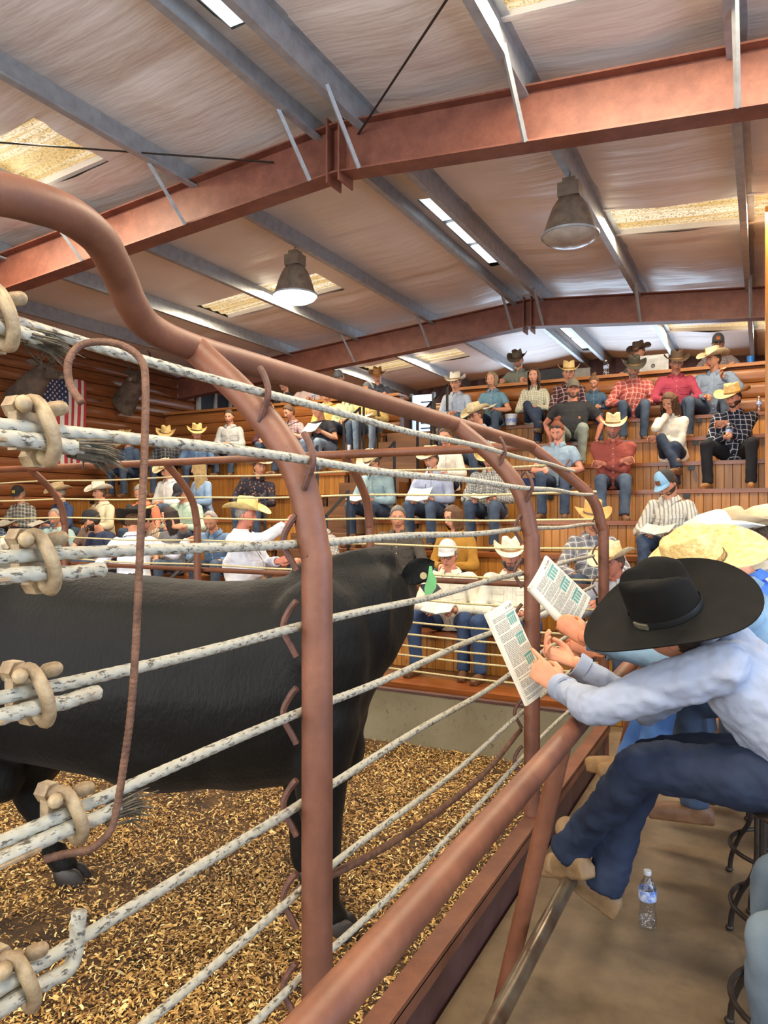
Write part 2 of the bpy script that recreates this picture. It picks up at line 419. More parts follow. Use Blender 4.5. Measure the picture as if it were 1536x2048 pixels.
# rafters
def rafter(Y, label, d=.43):
    r = empty('roof_beam', (XR,Y,0)); tag(r, label, 'roof beam', 'red oxide steel rafters')
    for side,xe,nm in ((-1,XL+.05,'left'),(1,XRW,'right')):
        mb = MB()
        for lo,hi,wd in ((-.635,-.62,.2),(-.62,-.215,.012),(-.215,-.20,.2)):
            V = []
            for x in (XR,xe):
                for y in (-wd/2,wd/2):
                    for zz in (lo,hi): V.append((x-XR,y,roofz(x)+zz))
            mb.add(V,[(0,1,3,2),(4,6,7,5),(0,4,5,1),(2,3,7,6),(0,2,6,4),(1,5,7,3)])
        mb.obj('rafter_half', M['beam'], r, smooth=False)
    for s in (-.06,.06):
        MB().box((s-.008,-.12,ROOF_R-.72),(s+.008,.12,ROOF_R-.16)).obj('splice_plate', M['beam'], r, smooth=False)
    return r
rafter(5.47,'near red oxide steel rafter crossing the upper half of the view'); rafter(11.3,'far red oxide steel rafter above the booth')
PL = ['left of ridge, outermost by the log wall','second from the log wall on the left slope','third from the log wall on the left slope','carrying the lit lamp on the left slope','immediately left of the ridge vent','immediately right of the ridge vent','carrying the unlit lamp on the right slope','second right of the unlit lamp','third right of the unlit lamp','outermost on the right slope']
for i,x in enumerate(PUR):
    s = -1 if x<XR else 1
    mb = MB(); zt = roofz(x)-.035
    prof2 = [(-.035,0),(.004,0),(.004,-.16),(.06*1,-.16),(.06,-.15),(.06,-.165),(0,-.165),(-.002,-.012),(-.035,-.012)]
    prof2 = [(-.065,-.0),(.0025,0),(.0025,-.205),(.068,-.205),(.068,-.188),(.071,-.188),(.071,-.208),(-.0005,-.208),(-.0005,-.003),(-.065,-.003)]
    n = len(prof2); V = []
    for y in (-2.4,YB):
        for p,q in prof2: V.append((-s*p,y,q))
    Fc = [(j,(j+1)%n,n+(j+1)%n,n+j) for j in range(n)]
    o = mb.add(V,Fc).obj('roof_purlin', M['purlin'], smooth=False); o.location = (x,0,zt)
    tag(o, 'galvanised roof purlin '+PL[i], 'purlin', 'galvanised roof purlins')
# flange braces on the rafters
for Y in (5.47,11.3):
    for i in (2,3,4,5,6,7,8):
        x = PUR[i]; side = -1 if Y<8 else 1
        p0 = np.array((x,Y-.10,roofz(x)-.63)); p1 = np.array((x,Y-.62,roofz(x)-.19))
        mb = MB().tube([p0,p1],.022,4)
        o = mb.obj('flange_brace', M['purlin'], smooth=False)
        tag(o, 'diagonal brace at %s rafter, purlin %s'%('near' if Y<8 else 'far', PL[i]), 'brace', 'rafter flange braces')
for a,b,l in (((-1.2,3.8),(-3.1,5.45),'right'),((-6.6,3.5),(-4.0,5.45),'left')):
    o = MB().tube([(a[0],a[1],roofz(a[0])-.10),(b[0],b[1],roofz(b[0])-.3)],.009,6).obj('tie_rod', M['darkiron'])
    tag(o, 'thin steel roof tie rod on the %s slope'%l, 'tie rod')
# ------------------------------------------------------------------ bleachers
ROWS = {k:(6.2+.6*k, .60+.343*k) for k in range(-1,8)}
bm_len = [.343-.055]
rb_mesh = {}
def board(hgt):
    if hgt not in rb_mesh:
        w_=.086; t=.02
        mb = MB(); poly = [(-w_/2,0),(-w_/2+.004,-.004),(w_/2-.004,-.004),(w_/2,0),(w_/2,t),(-w_/2,t)]
        rb_mesh[hgt] = mb.prism(poly,0,hgt).mesh('riser_board', M['pine'], smooth=False)
    return rb_mesh[hgt]
ORD = ['step-up','lowest','second','third','fourth','fifth','sixth','seventh','topmost']
BANKS = (('left of the aisle',XL+.06,-5.42),('right of the aisle',-4.38,1.2))
for bn,x0,x1 in BANKS:
    for k in range(-1,8):
        Y,Z = ROWS[k]; t = empty('bleacher_tier', ((x0+x1)/2,Y,0)); tag(t, '%s wooden bleacher row %s'%(ORD[k+1],bn), 'bleacher', 'wooden bleacher rows')
        h = (x1-x0)/2
        zb = ROWS[k-1][1] if k>-1 else .12
        MB().box((-h,-.05,Z-.045),(h,.24,Z)).obj('seat_plank', M['plank'], t, smooth=False)
        MB().box((-h,.245,Z-.045),(h,.66 if k<7 else .52,Z-.004)).obj('deck_board', M['deck'], t, smooth=False)
        MB().box((-h,.025,zb),(h,.06,Z-.045)).obj('riser_backing', M['deck'], t, smooth=False)
        me = board(round(Z-.045-zb,3)); x = -h+.045
        while x < h-.04:
            link('riser_board', me, t, (x,0,zb)); x += .0885
        for sx in (-1,1):
            MB().box((sx*h-.02*(sx>0),.03,.12),(sx*h+.02*(sx<0),.62,Z-.05)).obj('side_panel', M['pine'], t, smooth=False)
        for j in range(int(2*h/1.5)):
            MB().box((-h+.6+1.5*j,-.040,Z-.10),(-h+.67+1.5*j,.02,Z-.046)).obj('bracket', M['black'], t, smooth=False)
st = empty('aisle_steps', (-4.9,5.6,0)); tag(st, 'wooden aisle steps climbing between the two bleacher banks', 'steps')
for i in range(17):
    MB().box((-.48,.3*i,.12),(.48,.3*i+.3,.257+.1715*i-.0)).obj('step', M['deck'], st, smooth=False)
# booth parapet behind the top row
YP = 10.98
def parapet(x0,x1,label):
    p = empty('log_parapet', ((x0+x1)/2,YP,3.0)); tag(p, label, 'parapet', 'log parapets'); h=(x1-x0)/2
    me = log_mesh(2*h,0,M['logx'])
    for j in range(3): link('log', me, p, (-h,.0,.06+.205*j))
    MB().box((-h,.03,-.4),(h,.12,.70)).obj('backing', M['logx'], p, smooth=False)
    MB().box((-h,-.10,.69),(h,.42,.735)).obj('cap_board', M['cap'], p, smooth=False)
parapet(XL+.05,-5.42,'log parapet behind the top row left of the aisle'); parapet(-4.38,1.2,'log parapet behind the top row right of the aisle')
struct('floor', MB().box((XL,11.1,2.85),(XRW,YB,3.0)).obj('floor', M['deck'], smooth=False), 'raised wooden booth floor behind the parapet')
o = MB().box((.02,8.75,.12),(.36,9.1,roofz(.2)-.02)).obj('trim_1', M['pine'], smooth=False); tag(o,'tall wood-clad post at the right edge','post',kind='structure')
# daylit door at the top of the aisle
dr = empty('door_1', (-5.16,11.35,2.75)); tag(dr, 'glass door at the top of the aisle with blue daylight behind', 'door', kind='structure')
MB().box((-.22,0,.0),(.16,.03,1.0)).obj('door_glass', M['door'], dr, smooth=False)
for a in (-.26,.16): MB().box((a,-.03,0),(a+.04,.05,1.03)).obj('door_frame', M['black'], dr, smooth=False)
for j in range(7): MB().box((-.05,-.02,.32+.09*j),(.15,-.005,.34+.09*j)).obj('louvre_slat', M['black'], dr, smooth=False)
wa = empty('wall_aisle',(-4.68,11.36,2.75)); tag(wa,'pinkish log wall piece beside the aisle door','wall',kind='structure')
lma = log_mesh(.56,0,M['logx'])
for j in range(4): link('log', lma, wa, (-.28,0,.208*j))
# back window at the end of the log wall
wn = empty('window_12', (XL+.04,12.6,3.85)); tag(wn,'dark window with pale posts at the far end of the log wall','window',kind='structure')
MB().box((0,-.7,-.5),(.03,.7,.5)).obj('pane', M['black'], wn, smooth=False)
for y in (-.72,-.2,.3,.7): MB().box((0,y-.04,-.55),(.07,y+.04,.55)).obj('window_frame', M['trim'], wn, smooth=False)
# aisle handrails
def handrail(x,k,label,n=1):
    Y,Z = ROWS[k]; t = empty('handrail', (x,Y,Z)); tag(t, label, 'handrail', 'black steel aisle handrails')
    a=(0,.02,0); b=(0,.02,.72); c=(0,.50*n,.72+.30*n); d=(0,.50*n,.343*(n-1)+.0)
    r=.022
    MB().tube([(0,.04,0),(0,.04,.74)],r,4).obj('post', M['black'], t, smooth=False)
    MB().tube([(0,.50*n+.02,.3*(n-1)),(0,.50*n+.02,.74+.29*n)],r,4).obj('post', M['black'], t, smooth=False)
    MB().tube([(0,.03,.73),(0,.50*n+.03,.73+.29*n)],r,4).obj('top_bar', M['black'], t, smooth=False)
for k in (-1,1,3,5,6):
    handrail(-5.50,k,'black square handrail left of the aisle at the %s bleacher row'%ORD[k+1], 1)
    handrail(-4.30,k,'black square handrail right of the aisle at the %s bleacher row'%ORD[k+1], 1)
# ------------------------------------------------------------------ ring fence
XF, YF = -.925, 4.87
def post_profile(): return spline([(0,.1),(0,.8),(0,1.52),(.008,1.62),(.055,1.80),(.18,1.96),(.372,2.125)],5)
def staple(p, d1, d2, parent, r=.008):
    """bent rod staple welded on a post: d1 = along cable, d2 = outwards"""
    p = np.array(p); d1=nrm(d1); d2=nrm(d2); up=np.array((0,0,1.))
    pts = spline([p+up*.065-d2*.012, p+up*.045+d2*.004, p+up*.015+d2*.019, p-up*.012+d2*.018, p-up*.04+d2*.002, p-up*.065-d2*.012],4)
    MB().tube(pts, r, 7).obj('staple', M['staple'], parent)
nf = empty('pipe_fence', (0,0,0)); tag(nf, 'near side ring fence of bent red-brown pipe', 'fence')
NPY = [-.35,1.431,3.211]
CZ = [1.985,1.822,1.633,1.433,1.23,1.016,.80,.59]
def cable_off(i):
    """x of cable i on the near fence: on the outer face of the leaning top, inside below"""
    return {0:XF-.183+.052,1:XF-.057+.052}.get(i, XF-.048)
for y in NPY:
    P = [(XF-s, y, z) for s,z in post_profile()]
    po = MB().tube(P,.0365,18).obj('post', M['pipe'], nf)
    for i,z in enumerate(CZ):
        if y<0: continue
        staple((cable_off(i)-(.0 if i>1 else -.0), y-.034, z),(0,1,0),(-1 if i>1 else 1,-.3,0), nf)
# corner post leaning diagonally
cp = spline([(0,0,.1),(0,0,.8),(0,0,1.52),(-.01,-.01,1.62),(-.06,-.06,1.80),(-.20,-.2,1.96),(-.372,-.38,2.125)],5)
MB().tube(cp+np.array((XF,YF,0)),.0345,18).obj('corner_post', M['pipe'], nf)
for i,z in enumerate(CZ[:7]): staple((XF-.045-(.03 if i==1 else .14 if i==0 else 0),YF-.03-(.05 if i==1 else .16 if i==0 else 0),z),(0,1,0),(-1,-.6,0),nf,.006)
zt = 2.128
run = [W(-160,372,1.05),W(-20,384,1.16),W(70,405,1.24),W(140,432,1.32),W(200,480,1.42),W(238,550,1.53),W(262,605,1.60),W(300,655,1.70)]
run += [np.array((XF-.372,y,zt)) for y in (1.42,1.7,2.2,3.2,4.0)]+[np.array((XF-.372,YF-.38,zt))]
MB().capsule(spline(run,5),.035,20).obj('top_rail', M['pipe'], nf)
ff = empty('pipe_fence', (0,0,0)); tag(ff, 'far side ring fence of bent red-brown pipe behind the bull', 'fence')
FPX = [-2.666,-4.39,-6.09,-7.8]
for x in FPX:
    MB().tube([(x,YF-s*1.03,z) for s,z in post_profile()],.0315,14).obj('post', M['pipe'], ff)
MB().capsule([(XF-.372,YF-.38,zt),(-9.5,YF-.38,zt)],.030,16).obj('top_rail', M['rail'], ff)
MB().tube([(XF-.1,YF+.06,1.21),(-9.5,YF+.06,1.21)],.021,12).obj('middle_rail', M['rail'], ff)
MB().tube([(-5.9,YF+.1,1.2),(-6.0,YF+.1,.7)],.02,10).obj('brace', M['rail'], ff)
# kick plates
kb = empty('kick_plate', (XF,0,0)); tag(kb,'maroon steel kick plate along the near fence foot','kick plate')
for a,b in ((-1.4,1.43),(1.44,3.205),(3.215,4.86)):
    MB().box((-.012,a,.02),(.012,b,.33)).obj('steel_sheet', M['sheet'], kb, smooth=False)
MB().box((-.025,-1.4,.325),(.045,4.86,.345)).box((.033,-1.4,.285),(.045,4.86,.33)).obj('ledge_angle', M['pipe'], kb, smooth=False)
fb = empty('kick_board', (0,YF-.055,0)); tag(fb,'mud-stained grey-green kick board along the far fence foot','kick board')
for j in range(5):
    MB().box((XF-.02-2.2*(j+1)+.004,-.012,.0),(XF-.02-2.2*j,.012,.385)).obj('board', M['board'], fb, smooth=False)
MB().box((XF-11,-.02,.385),(XF-.02,.03,.40)).obj('top_trim', M['sheet'], fb, smooth=False)
# outer lean rail with braces and foot rail
lr = empty('lean_rail', (-.515,0,0)); tag(lr,'brown pipe lean rail outside the near fence','rail')
RZ = 1.04
MB().capsule([(0,-1.2,RZ),(0,4.8,RZ)],.0305,20).obj('top_rail', M['rail'], lr)
for y in (.35,2.10,3.9):
    MB().tube([(.0,y,RZ-.01),(-.21,y+.02,.12)],.026,14).obj('brace', M['rail'], lr)
fr_m = simple('worn_steel_rail', (150,140,120), .28, .75, .3, 6, c2=(96,66,48))
MB().capsule([(-.06,-1.2,.47),(-.06,4.7,.47)],.024,16).obj('foot_rail', fr_m, lr)
# cables
def cable_mat(name, a, b, amt, rust):
    m = NB(name); co = m.co()
    n = m.noise(m.co('Object',(70,24,70)), 1.6, 4, .75, .44-amt, .50-amt)
    n2 = m.noise(co, 2.1, 3, .6, .66, .76)
    c = m.mix(n, lin(b), lin(a)); c = m.mix(m.mth('MULTIPLY',n2,.8), c, lin(rust)); m.col(c)
    tw = m.n('ShaderNodeTexWave'); tw.bands_direction = 'DIAGONAL'; tw.inputs['Scale'].default_value = 22; m.l(co, tw.inputs[0]); m.bump(tw.outputs[1], .5, .004)
    return m.set(.6)
M['cable'] = cable_mat('painted_cable', (172,166,148), (80,74,64), .05, (132,86,60))
M['cable2'] = cable_mat('thin_cable', (206,190,142), (140,122,86), .10, (120,84,56))
M['clamp'] = simple('cable_clamp', (176,154,118), .55, .2, .2, 30, .15, c2=(128,104,76))
M['fray'] = simple('frayed_wire', (104,92,72), .75, 0, .3, 60, .3)
def twisted(P, R, strands=6, pitch=.16, n=None, depth=.14):
    """grid for a laid cable: lobed cross-section that rotates along its length"""
    P = np.asarray(P,float); n = n or strands*3; T = np.gradient(P,axis=0); T/=np.linalg.norm(T,axis=1)[:,None]
    L = np.concatenate([[0],np.cumsum(np.linalg.norm(np.diff(P,axis=0),axis=1))]); u=np.array((0,0,1.)); G=[]
    A = np.arange(n)*2*PI/n
    for i in range(len(P)):
        u = nrm(u-T[i]*u.dot(T[i])); b=np.cross(T[i],u)
        r = R*(1-depth+depth*np.abs(np.cos(strands/2*(A-2*PI*L[i]/pitch))))
        G.append(P[i]+r[:,None]*(np.cos(A)[:,None]*u+np.sin(A)[:,None]*b))
    return np.array(G)
def resample(P, step):
    P=np.asarray(P,float); L=np.concatenate([[0],np.cumsum(np.linalg.norm(np.diff(P,axis=0),axis=1))]); m=max(2,int(L[-1]/step)+1); t=np.linspace(0,L[-1],m)
    return np.column_stack([np.interp(t,L,P[:,i]) for i in range(3)])
NORD = ['topmost','second from top','third from top','fourth from top','fifth from top','sixth from top','seventh from top','lowest']
clampY = [.725,.70,.735,.725,.785,.70,.6,.5]
def clamp(y,x,z,parent,fl=1):
    """U-bolt cable clip with saddle and two nuts, closed round cable and its tail"""
    c = empty('cable_clamp',(x,y,z),parent=parent)
    u=[(.018*math.cos(a)+.002,0,.037*math.sin(a)*1) for a in np.linspace(-PI/2*1.0,PI/2*1.0,9)]
    P=[(-.024,0,-.036)]+u+[(-.024,0,.036)]
    pts = spline([(-.018,.016,-.034),(.010,.012,-.042),(.027,.004,-.018),(.027,-.006,.014),(.008,-.012,.041),(-.02,-.016,.036)],4)
    MB().tube(pts,.0105,10).obj('u_bolt',M['clamp'],c)
    MB().box((-.034,-.026,-.028),(-.014,.022,.028)).obj('saddle',M['clamp'],c)
    for s in (-1,1):
        MB().lathe([(0,-.013),(.017,-.013),(.017,.013),(0,.013)],(-.03,-s*.014,s*.036),6,axis=frame((1,0,0))).obj('nut',M['clamp'],c,smooth=False)
        MB().capsule([(.004,.022*s-.004,.034),(.012,.03*s-.004,.036)],.0115,9).obj('saddle_ear',M['clamp'],c)
for i,z in enumerate(CZ):
    x = cable_off(i); xc = x
    P = resample([(x,-1.0,z+(.085 if i==0 else .012 if i==1 else .002)),(x,1.43,z),(x,3.21,z-.004),(x if i>1 else x-.05,YF-.05,z)], .012)
    if i>1: P[:,0] += .006*np.sin(P[:,1]*3+i)
    P[:,2] += -.010*np.sin(np.clip((P[:,1]-1.43)/1.78,0,1)*PI)*(1 if i>3 else .3)+.004*np.sin(P[:,1]*5+i*2)
    o = MB().grid(twisted(P,.0108 if i<6 else .0095),wrap=True).obj('fence_cable', M['cable'], angle=3)
    tag(o, '%s white-painted steel cable of the near ring fence'%NORD[i], 'cable', 'near fence cables')
    if i<6:
        y = clampY[i]
        dz=(.027 if i==0 else .004 if i==1 else 0); cl = clamp(y,x,z-.006+dz,o)
        tl = [.0,.012,.05,.05,.03,.04][i]; z0_=z; z=z+dz
        T = resample(spline([(x+.006,-.9,z-.036+dz),(x+.012,.2,z-.034),(x+.010,y-.05,z-.022),(x+.01,y+.04,z-.026),(x+.008,y+.07+tl*.4,z-.024),(x+.006,y+.06+tl,z-.026 if i!=5 else z+.05)],5),.01)
        MB().grid(twisted(T,.0125),wrap=True).tube([T[-2],T[-1]],.0118,12).obj('cable_tail', M['cable'], o, angle=3)
        MB().tube([(x+.018,-.9,z-.022),(x+.026,y-.07,z-.026)],.0035,6).obj('wire_strand', M['clamp'], o)
        if i in (0,1,4):
            mb = MB(); e = T[-1]
            for j in range(70):
                q = RNG.normal(0,1,3)*np.array((.007,.0,.007)); L_=.035+.035*RNG.random(); w_=RNG.normal(0,.006,3)
                mb.tube([e+q+np.array((0,-.02,0)),e+q*1.3+np.array((0,L_*.5,-.002))+w_*.3,e+q*1.8+np.array((0,L_,-.012))+w_],[.0022,.0018,.0006],4)
            mb.obj('frayed_wires', M['fray'], o)
# brown hose lashed along one of the lower cables
P = resample(spline([(XF-.06,1.43,.80),(XF-.07,2.0,.70),(XF-.06,2.7,.665),(XF-.05,3.2,.72)],6),.03)
o = MB().tube(P,.011,10).obj('loose_hose', M['rust']); tag(o,'brown loose rod sagging beside the lowest near fence cables','rod')
FZ = [2.018,1.845,1.664,1.47,1.26,1.066,.893,.802,.715,.643,.53]
FN = ['topmost','second','third','fourth','fifth','sixth','seventh','eighth','ninth','tenth','lowest']
for i,z in enumerate(FZ):
    y = YF+.03 - {0:.25,1:.10}.get(i,0)
    P = resample([(XF-.03-(.2 if i==0 else 0),y-(.0),z),(-2.666,y,z+.0),(-4.39,y,z-.002),(-6.09,y,z),(-9.4,y,z)],.03)
    P[:,2] += -.012*np.sin((P[:,0]+.925)/1.72*PI)**2
    o = MB().grid(twisted(P,.0075,pitch=.12,n=8,strands=4),wrap=True).obj('fence_cable', M['cable2'], angle=3)
    tag(o, '%s thin steel cable from the top of the far ring fence'%FN[i] if i else 'topmost thin steel cable of the far ring fence', 'cable', 'far fence cables')
# rusty hooked rod hanging on the top cable
hk = [W(163,806,1.14),W(140,768,1.145),W(137,722,1.15),W(163,690,1.16),W(212,684,1.17),W(255,696,1.175),W(283,722,1.17),W(291,765,1.16),W(289,900,1.15),W(281,1080,1.14),W(272,1280,1.14),W(262,1420,1.14),W(246,1540,1.14),W(232,1625,1.14),W(217,1667,1.13),W(180,1698,1.12),W(130,1708,1.11),W(88,1719,1.10)]
P = resample(spline(hk,6),.003); L = np.arange(len(P)); r = .0062+.0003*np.sin(L*2.1)
o = MB().tube(P,r,10).obj('hooked_rod', M['rust'], angle=3); tag(o,'long rusty threaded rod hooked over the top near cable','rod')
# ------------------------------------------------------------------ shavings
def chips(n, name, label):
    X = RNG.uniform(-9.2,-.96,n*6); Y = RNG.uniform(-.2,4.84,n*6)
    a = X*CS+Y*SN; d = -X*SN+Y*CS; ok = (d>1.2)&(np.abs(a/d)<.56)
    px = 768+a/d*F; X=X[ok]; Y=Y[ok]; d=d[ok]
    pr = np.clip(2.6/d,.25,1.4); ok = RNG.random(len(X))<pr/1.4; X=X[ok]; Y=Y[ok]; d=d[ok]
    bare = np.array([noise.noise(Vector((x*1.3,y*1.3,0)))+.5*noise.noise(Vector((x*4,y*4,5))) for x,y in zip(X,Y)])
    ok = RNG.random(len(X)) < np.clip(.75-bare*.9,.12,1); X=X[ok][:n]; Y=Y[ok][:n]; m=len(X)
    L = RNG.uniform(.006,.026,m)*(1+.6*(RNG.random(m)<.06)); Wd = L*RNG.uniform(.15,.45,m); th = RNG.uniform(.0008,.002,m)
    yaw = RNG.uniform(0,2*PI,m); pit = RNG.normal(0,.32,m); rol = RNG.normal(0,.4,m); z = RNG.uniform(.003,.024,m)
    loc = np.array([(-1,-.8,0),(-.9,.9,0),(1,.7,0),(.9,-1,0),(0,-.9,1),(0,1,1)],float)
    V = np.empty((m,6,3)); V[:,:,0]=loc[:,0]*L[:,None]/2; V[:,:,1]=loc[:,1]*Wd[:,None]/2; V[:,:,2]=loc[:,2]*(th[:,None]+L[:,None]*.05)
    c,s=np.cos(rol)[:,None],np.sin(rol)[:,None]; y0=V[:,:,1].copy(); V[:,:,1]=y0*c-V[:,:,2]*s; V[:,:,2]=y0*s+V[:,:,2]*c
    c,s=np.cos(pit)[:,None],np.sin(pit)[:,None]; x0=V[:,:,0].copy(); V[:,:,0]=x0*c-V[:,:,2]*s; V[:,:,2]=x0*s+V[:,:,2]*c
    c,s=np.cos(yaw)[:,None],np.sin(yaw)[:,None]; x0=V[:,:,0].copy(); V[:,:,0]=x0*c-V[:,:,1]*s; V[:,:,1]=x0*s+V[:,:,1]*c
    V[:,:,0]+=X[:,None]; V[:,:,1]+=Y[:,None]; V[:,:,2]+=z[:,None]
    q = np.array([0,4,5,1, 4,3,2,5]); T = (q[None]+6*np.arange(m)[:,None]).ravel()
    q2 = np.array([0,3,4, 1,5,2]); 
    me = bpy.data.meshes.new(name); nq=2*m
    me.vertices.add(6*m); me.vertices.foreach_set('co',V.ravel())
    me.loops.add(len(T)); me.loops.foreach_set('vertex_index',T.astype(np.int32)); me.polygons.add(nq)
    me.polygons.foreach_set('loop_start',np.arange(nq,dtype=np.int32)*4); me.update(calc_edges=True); me.validate()
    me.materials.append(M['chips'])
    o = link(name, me); tag(o,label,'wood shavings',kind='stuff'); return o
chips(170000,'wood_shavings','golden wood shavings scattered over the ring floor')
# ------------------------------------------------------------------ people: materials
def cloth(spec):
    key = 'cloth_'+repr(spec)
    if key in MATS: return MATS[key]
    kind, cols = spec[0], [lin(c) for c in spec[1:4] if isinstance(c,tuple)]
    sc = spec[-1] if isinstance(spec[-1],(int,float)) else 1
    b = NB('cloth_%d'%len(MATS)); co = b.co(); sx = b.n('ShaderNodeSeparateXYZ'); b.l(co, sx.inputs[0])
    X,Y,Z = sx.outputs
    c = cols[0]
    if kind in ('plaid','stripe','hstripe'):
        u = b.mth('ADD', X, b.mth('MULTIPLY',Y,.8)); v = b.mth('ADD', Z, b.mth('MULTIPLY',Y,.5))
        def line(t, fr, wd, ph=0): return b.mth('LESS_THAN', b.mth('FRACT', b.mth('ADD', b.mth('MULTIPLY',t,fr*sc), 10+ph)), wd)
        if kind=='stripe':
            c = b.mix(line(u,26,.35), c, cols[1])
        elif kind=='hstripe':
            c = b.mix(line(v,20,.4), c, cols[1])
        else:
            c = b.mix(b.mth('MULTIPLY',line(u,16,.42),.6), c, cols[1]); c = b.mix(b.mth('MULTIPLY',line(v,16,.42),.6), c, cols[1])
            c3 = cols[2] if len(cols)>2 else cols[0]
            c = b.mix(line(u,16,.10,.3), c, c3); c = b.mix(line(v,16,.10,.3), c, c3)
    elif kind=='floral':
        vo = b.n('ShaderNodeTexVoronoi'); vo.inputs['Scale'].default_value = 22; b.l(co, vo.inputs['Vector'])
        c = b.mix(b.mth('LESS_THAN',vo.outputs[0],.3), c, cols[1])
    elif kind=='denim':
        n = b.noise(co, 5, 3, .6, .35, .7); c = b.mix(n, c, cols[1] if len(cols)>1 else tuple(min(1,x*1.5+.01) for x in c))
    n = b.noise(co, 11, 3, .6, .3, .7)
    hs = b.n('ShaderNodeHueSaturation'); mm = b.mth('MULTIPLY_ADD', n, .16); mm.node.inputs[2].default_value = .92
    b.l(mm, hs.inputs['Value'])
    if isinstance(c,tuple): hs.inputs['Color'].default_value = (*c,1)
    else: b.l(c, hs.inputs['Color'])
    b.col(hs.outputs[0])
    w1 = b.noise(b.co('Object',(9,9,5)), 1.5, 4, .55, .25, .75); w2 = b.noise(co, 300, 2, .5, .2, .8)
    b.bump(b.mth('ADD', w1, b.mth('MULTIPLY',w2,.06)), .22, .012)
    MATS[key] = b.set(.85, 0, .25); return MATS[key]
def skin(tone):
    key='skin%s'%(tone,)
    if key in MATS: return MATS[key]
    b = NB('skin_%d'%len(MATS)); c = lin(tone); n = b.noise(b.co(), 18, 4, .6, .3, .7)
    b.col(b.mix(n, (c[0]*.9,c[1]*.80,c[2]*.76), tuple(min(1,x*1.12) for x in c))); b.bump(b.noise(b.co(),120,2,.5,.2,.8),.08,.002)
    b.b.inputs['Subsurface Weight'].default_value = 0
    MATS[key]=b.set(.5,0,.35); return MATS[key]
def hairm(rgb): return simple('hair%s'%(rgb,), rgb, .55, 0, .35, 3, .6, 3.5, (60,60,9))
EYEW = simple('eye_white',(205,195,185),.3); EYED = simple('eye_dark',(40,28,22),.3); LIP = simple('lips',(150,86,78),.5)
STRAW = simple('straw',(226,200,140),.7,0,.14,30,.5,90,c2=(196,164,100)); 
def feltm(rgb): return simple('felt%s'%(rgb,), rgb, .8, 0, .12, 7, .12, 90)
BUTTON = simple('shirt_button',(214,208,196),.35)
PAPER = None
def paper_mat():
    b = NB('printed_page'); co = b.co(); sx = b.n('ShaderNodeSeparateXYZ'); b.l(co,sx.inputs[0])
    ln = b.mth('LESS_THAN', b.mth('FRACT', b.mth('MULTIPLY',sx.outputs[1],95)), .42)
    nz = b.noise(b.co('Object',(260,95,1)), 1.0, 1, .5, .46, .5)
    rag = b.mth('LESS_THAN', b.mth('ABSOLUTE', sx.outputs[0]), .052)
    f = b.mth('MULTIPLY', b.mth('MULTIPLY',ln,nz), b.mth('MULTIPLY',rag,.55))
    c = b.mix(f, lin((228,222,204)), lin((120,116,108)))
    # pale green table blocks
    tx = b.mth('MULTIPLY', b.mth('GREATER_THAN', sx.outputs[0], .012), b.mth('LESS_THAN', sx.outputs[0], .048))
    ty = b.mth('LESS_THAN', b.mth('FRACT', b.mth('MULTIPLY', b.mth('ADD',sx.outputs[1],.115), 13.5)), .5)
    st = b.mth('LESS_THAN', b.mth('FRACT', b.mth('MULTIPLY', sx.outputs[0], 62)), .62)
    c = b.mix(b.mth('MULTIPLY', b.mth('MULTIPLY',tx,ty), b.mth('MULTIPLY',st,.65)), c, lin((120,172,160)))
    b.col(c); return b.set(.6)
PAPER = paper_mat(); COVER = simple('catalogue_cover',(196,190,176),.5,0,.25,25,c2=(120,110,100)); DARKCOVER = simple('dark_cover',(58,52,46),.4,0,.4,14,c2=(120,110,70))
BOOT = {}
def bootm(rgb): return simple('boot%s'%(rgb,), rgb, .6, 0, .2, 9, .15)
LENS = None
def glassm(name, rough=.02, tint=(1,1,1), alpha=None):
    b = NB(name); b.col(b.mix(b.noise(b.co(),4,1), tint, tuple(x*.97 for x in tint))); b.b.inputs['Transmission Weight'].default_value = 1; b.b.inputs['IOR'].default_value = 1.2
    return b.set(rough)
# ------------------------------------------------------------------ head
NPH, NTH = 46, 36
def sstep(a,b,x): t=np.clip((x-a)/(b-a),0,1); return t*t*(3-2*t)
def head_grid(female=False, jaw=1.0):
    t = np.linspace(-1,1,NPH+1)[:-1]+1/NPH
    ph = PI*np.sign(t)*np.abs(t)**1.35; th = np.linspace(.06,PI-.10,NTH)
    TT,PP = np.meshgrid(th,ph,indexing='ij')
    x = np.sin(TT)*np.sin(PP)*.075; y = -np.sin(TT)*np.cos(PP)*.097; z = np.cos(TT)*.116
    low = np.clip(-z/.116,0,1)
    x *= 1-(.30 if female else .22)*low**2.0/jaw
    back = np.clip(y/.097,0,1)
    y = np.where(y>0, y*(1-.42*low**1.2), y); z = z+back*low*.045
    front = sstep(.02,-.06,y)
    y = np.where(y<-.070, -.070-(-.070-y)*.62, y)
    g = lambda cx,cz,sx_,sz_: np.exp(-((x-cx)/sx_)**2-((z-cz)/sz_)**2)
    dy = 0
    for s in (-1,1):
        dy = dy + .011*g(s*.030,.002,.016,.011) - .005*g(s*.032,.021,.022,.008) - .005*g(s*.044,-.022,.018,.018)
    nz = np.clip((.012-z)/.052,0,1)*(z>-.052)
    dy = dy - .027*nz**1.2*np.exp(-(x/(.008+.006*nz))**2)*sstep(-.052,-.040,z) - .006*g(0,.0,.008,.02)
    dy = dy - .007*g(0,-.066,.022,.0055) - .006*g(0,-.077,.018,.0055) + .004*g(0,-.0715,.026,.0025)
    dy = dy - .012*g(0,-.103,.022,.015)*(.6 if female else 1)
    y = y+dy*front
    return np.stack([x,y,z],-1), PP, TT
HEADS = {}
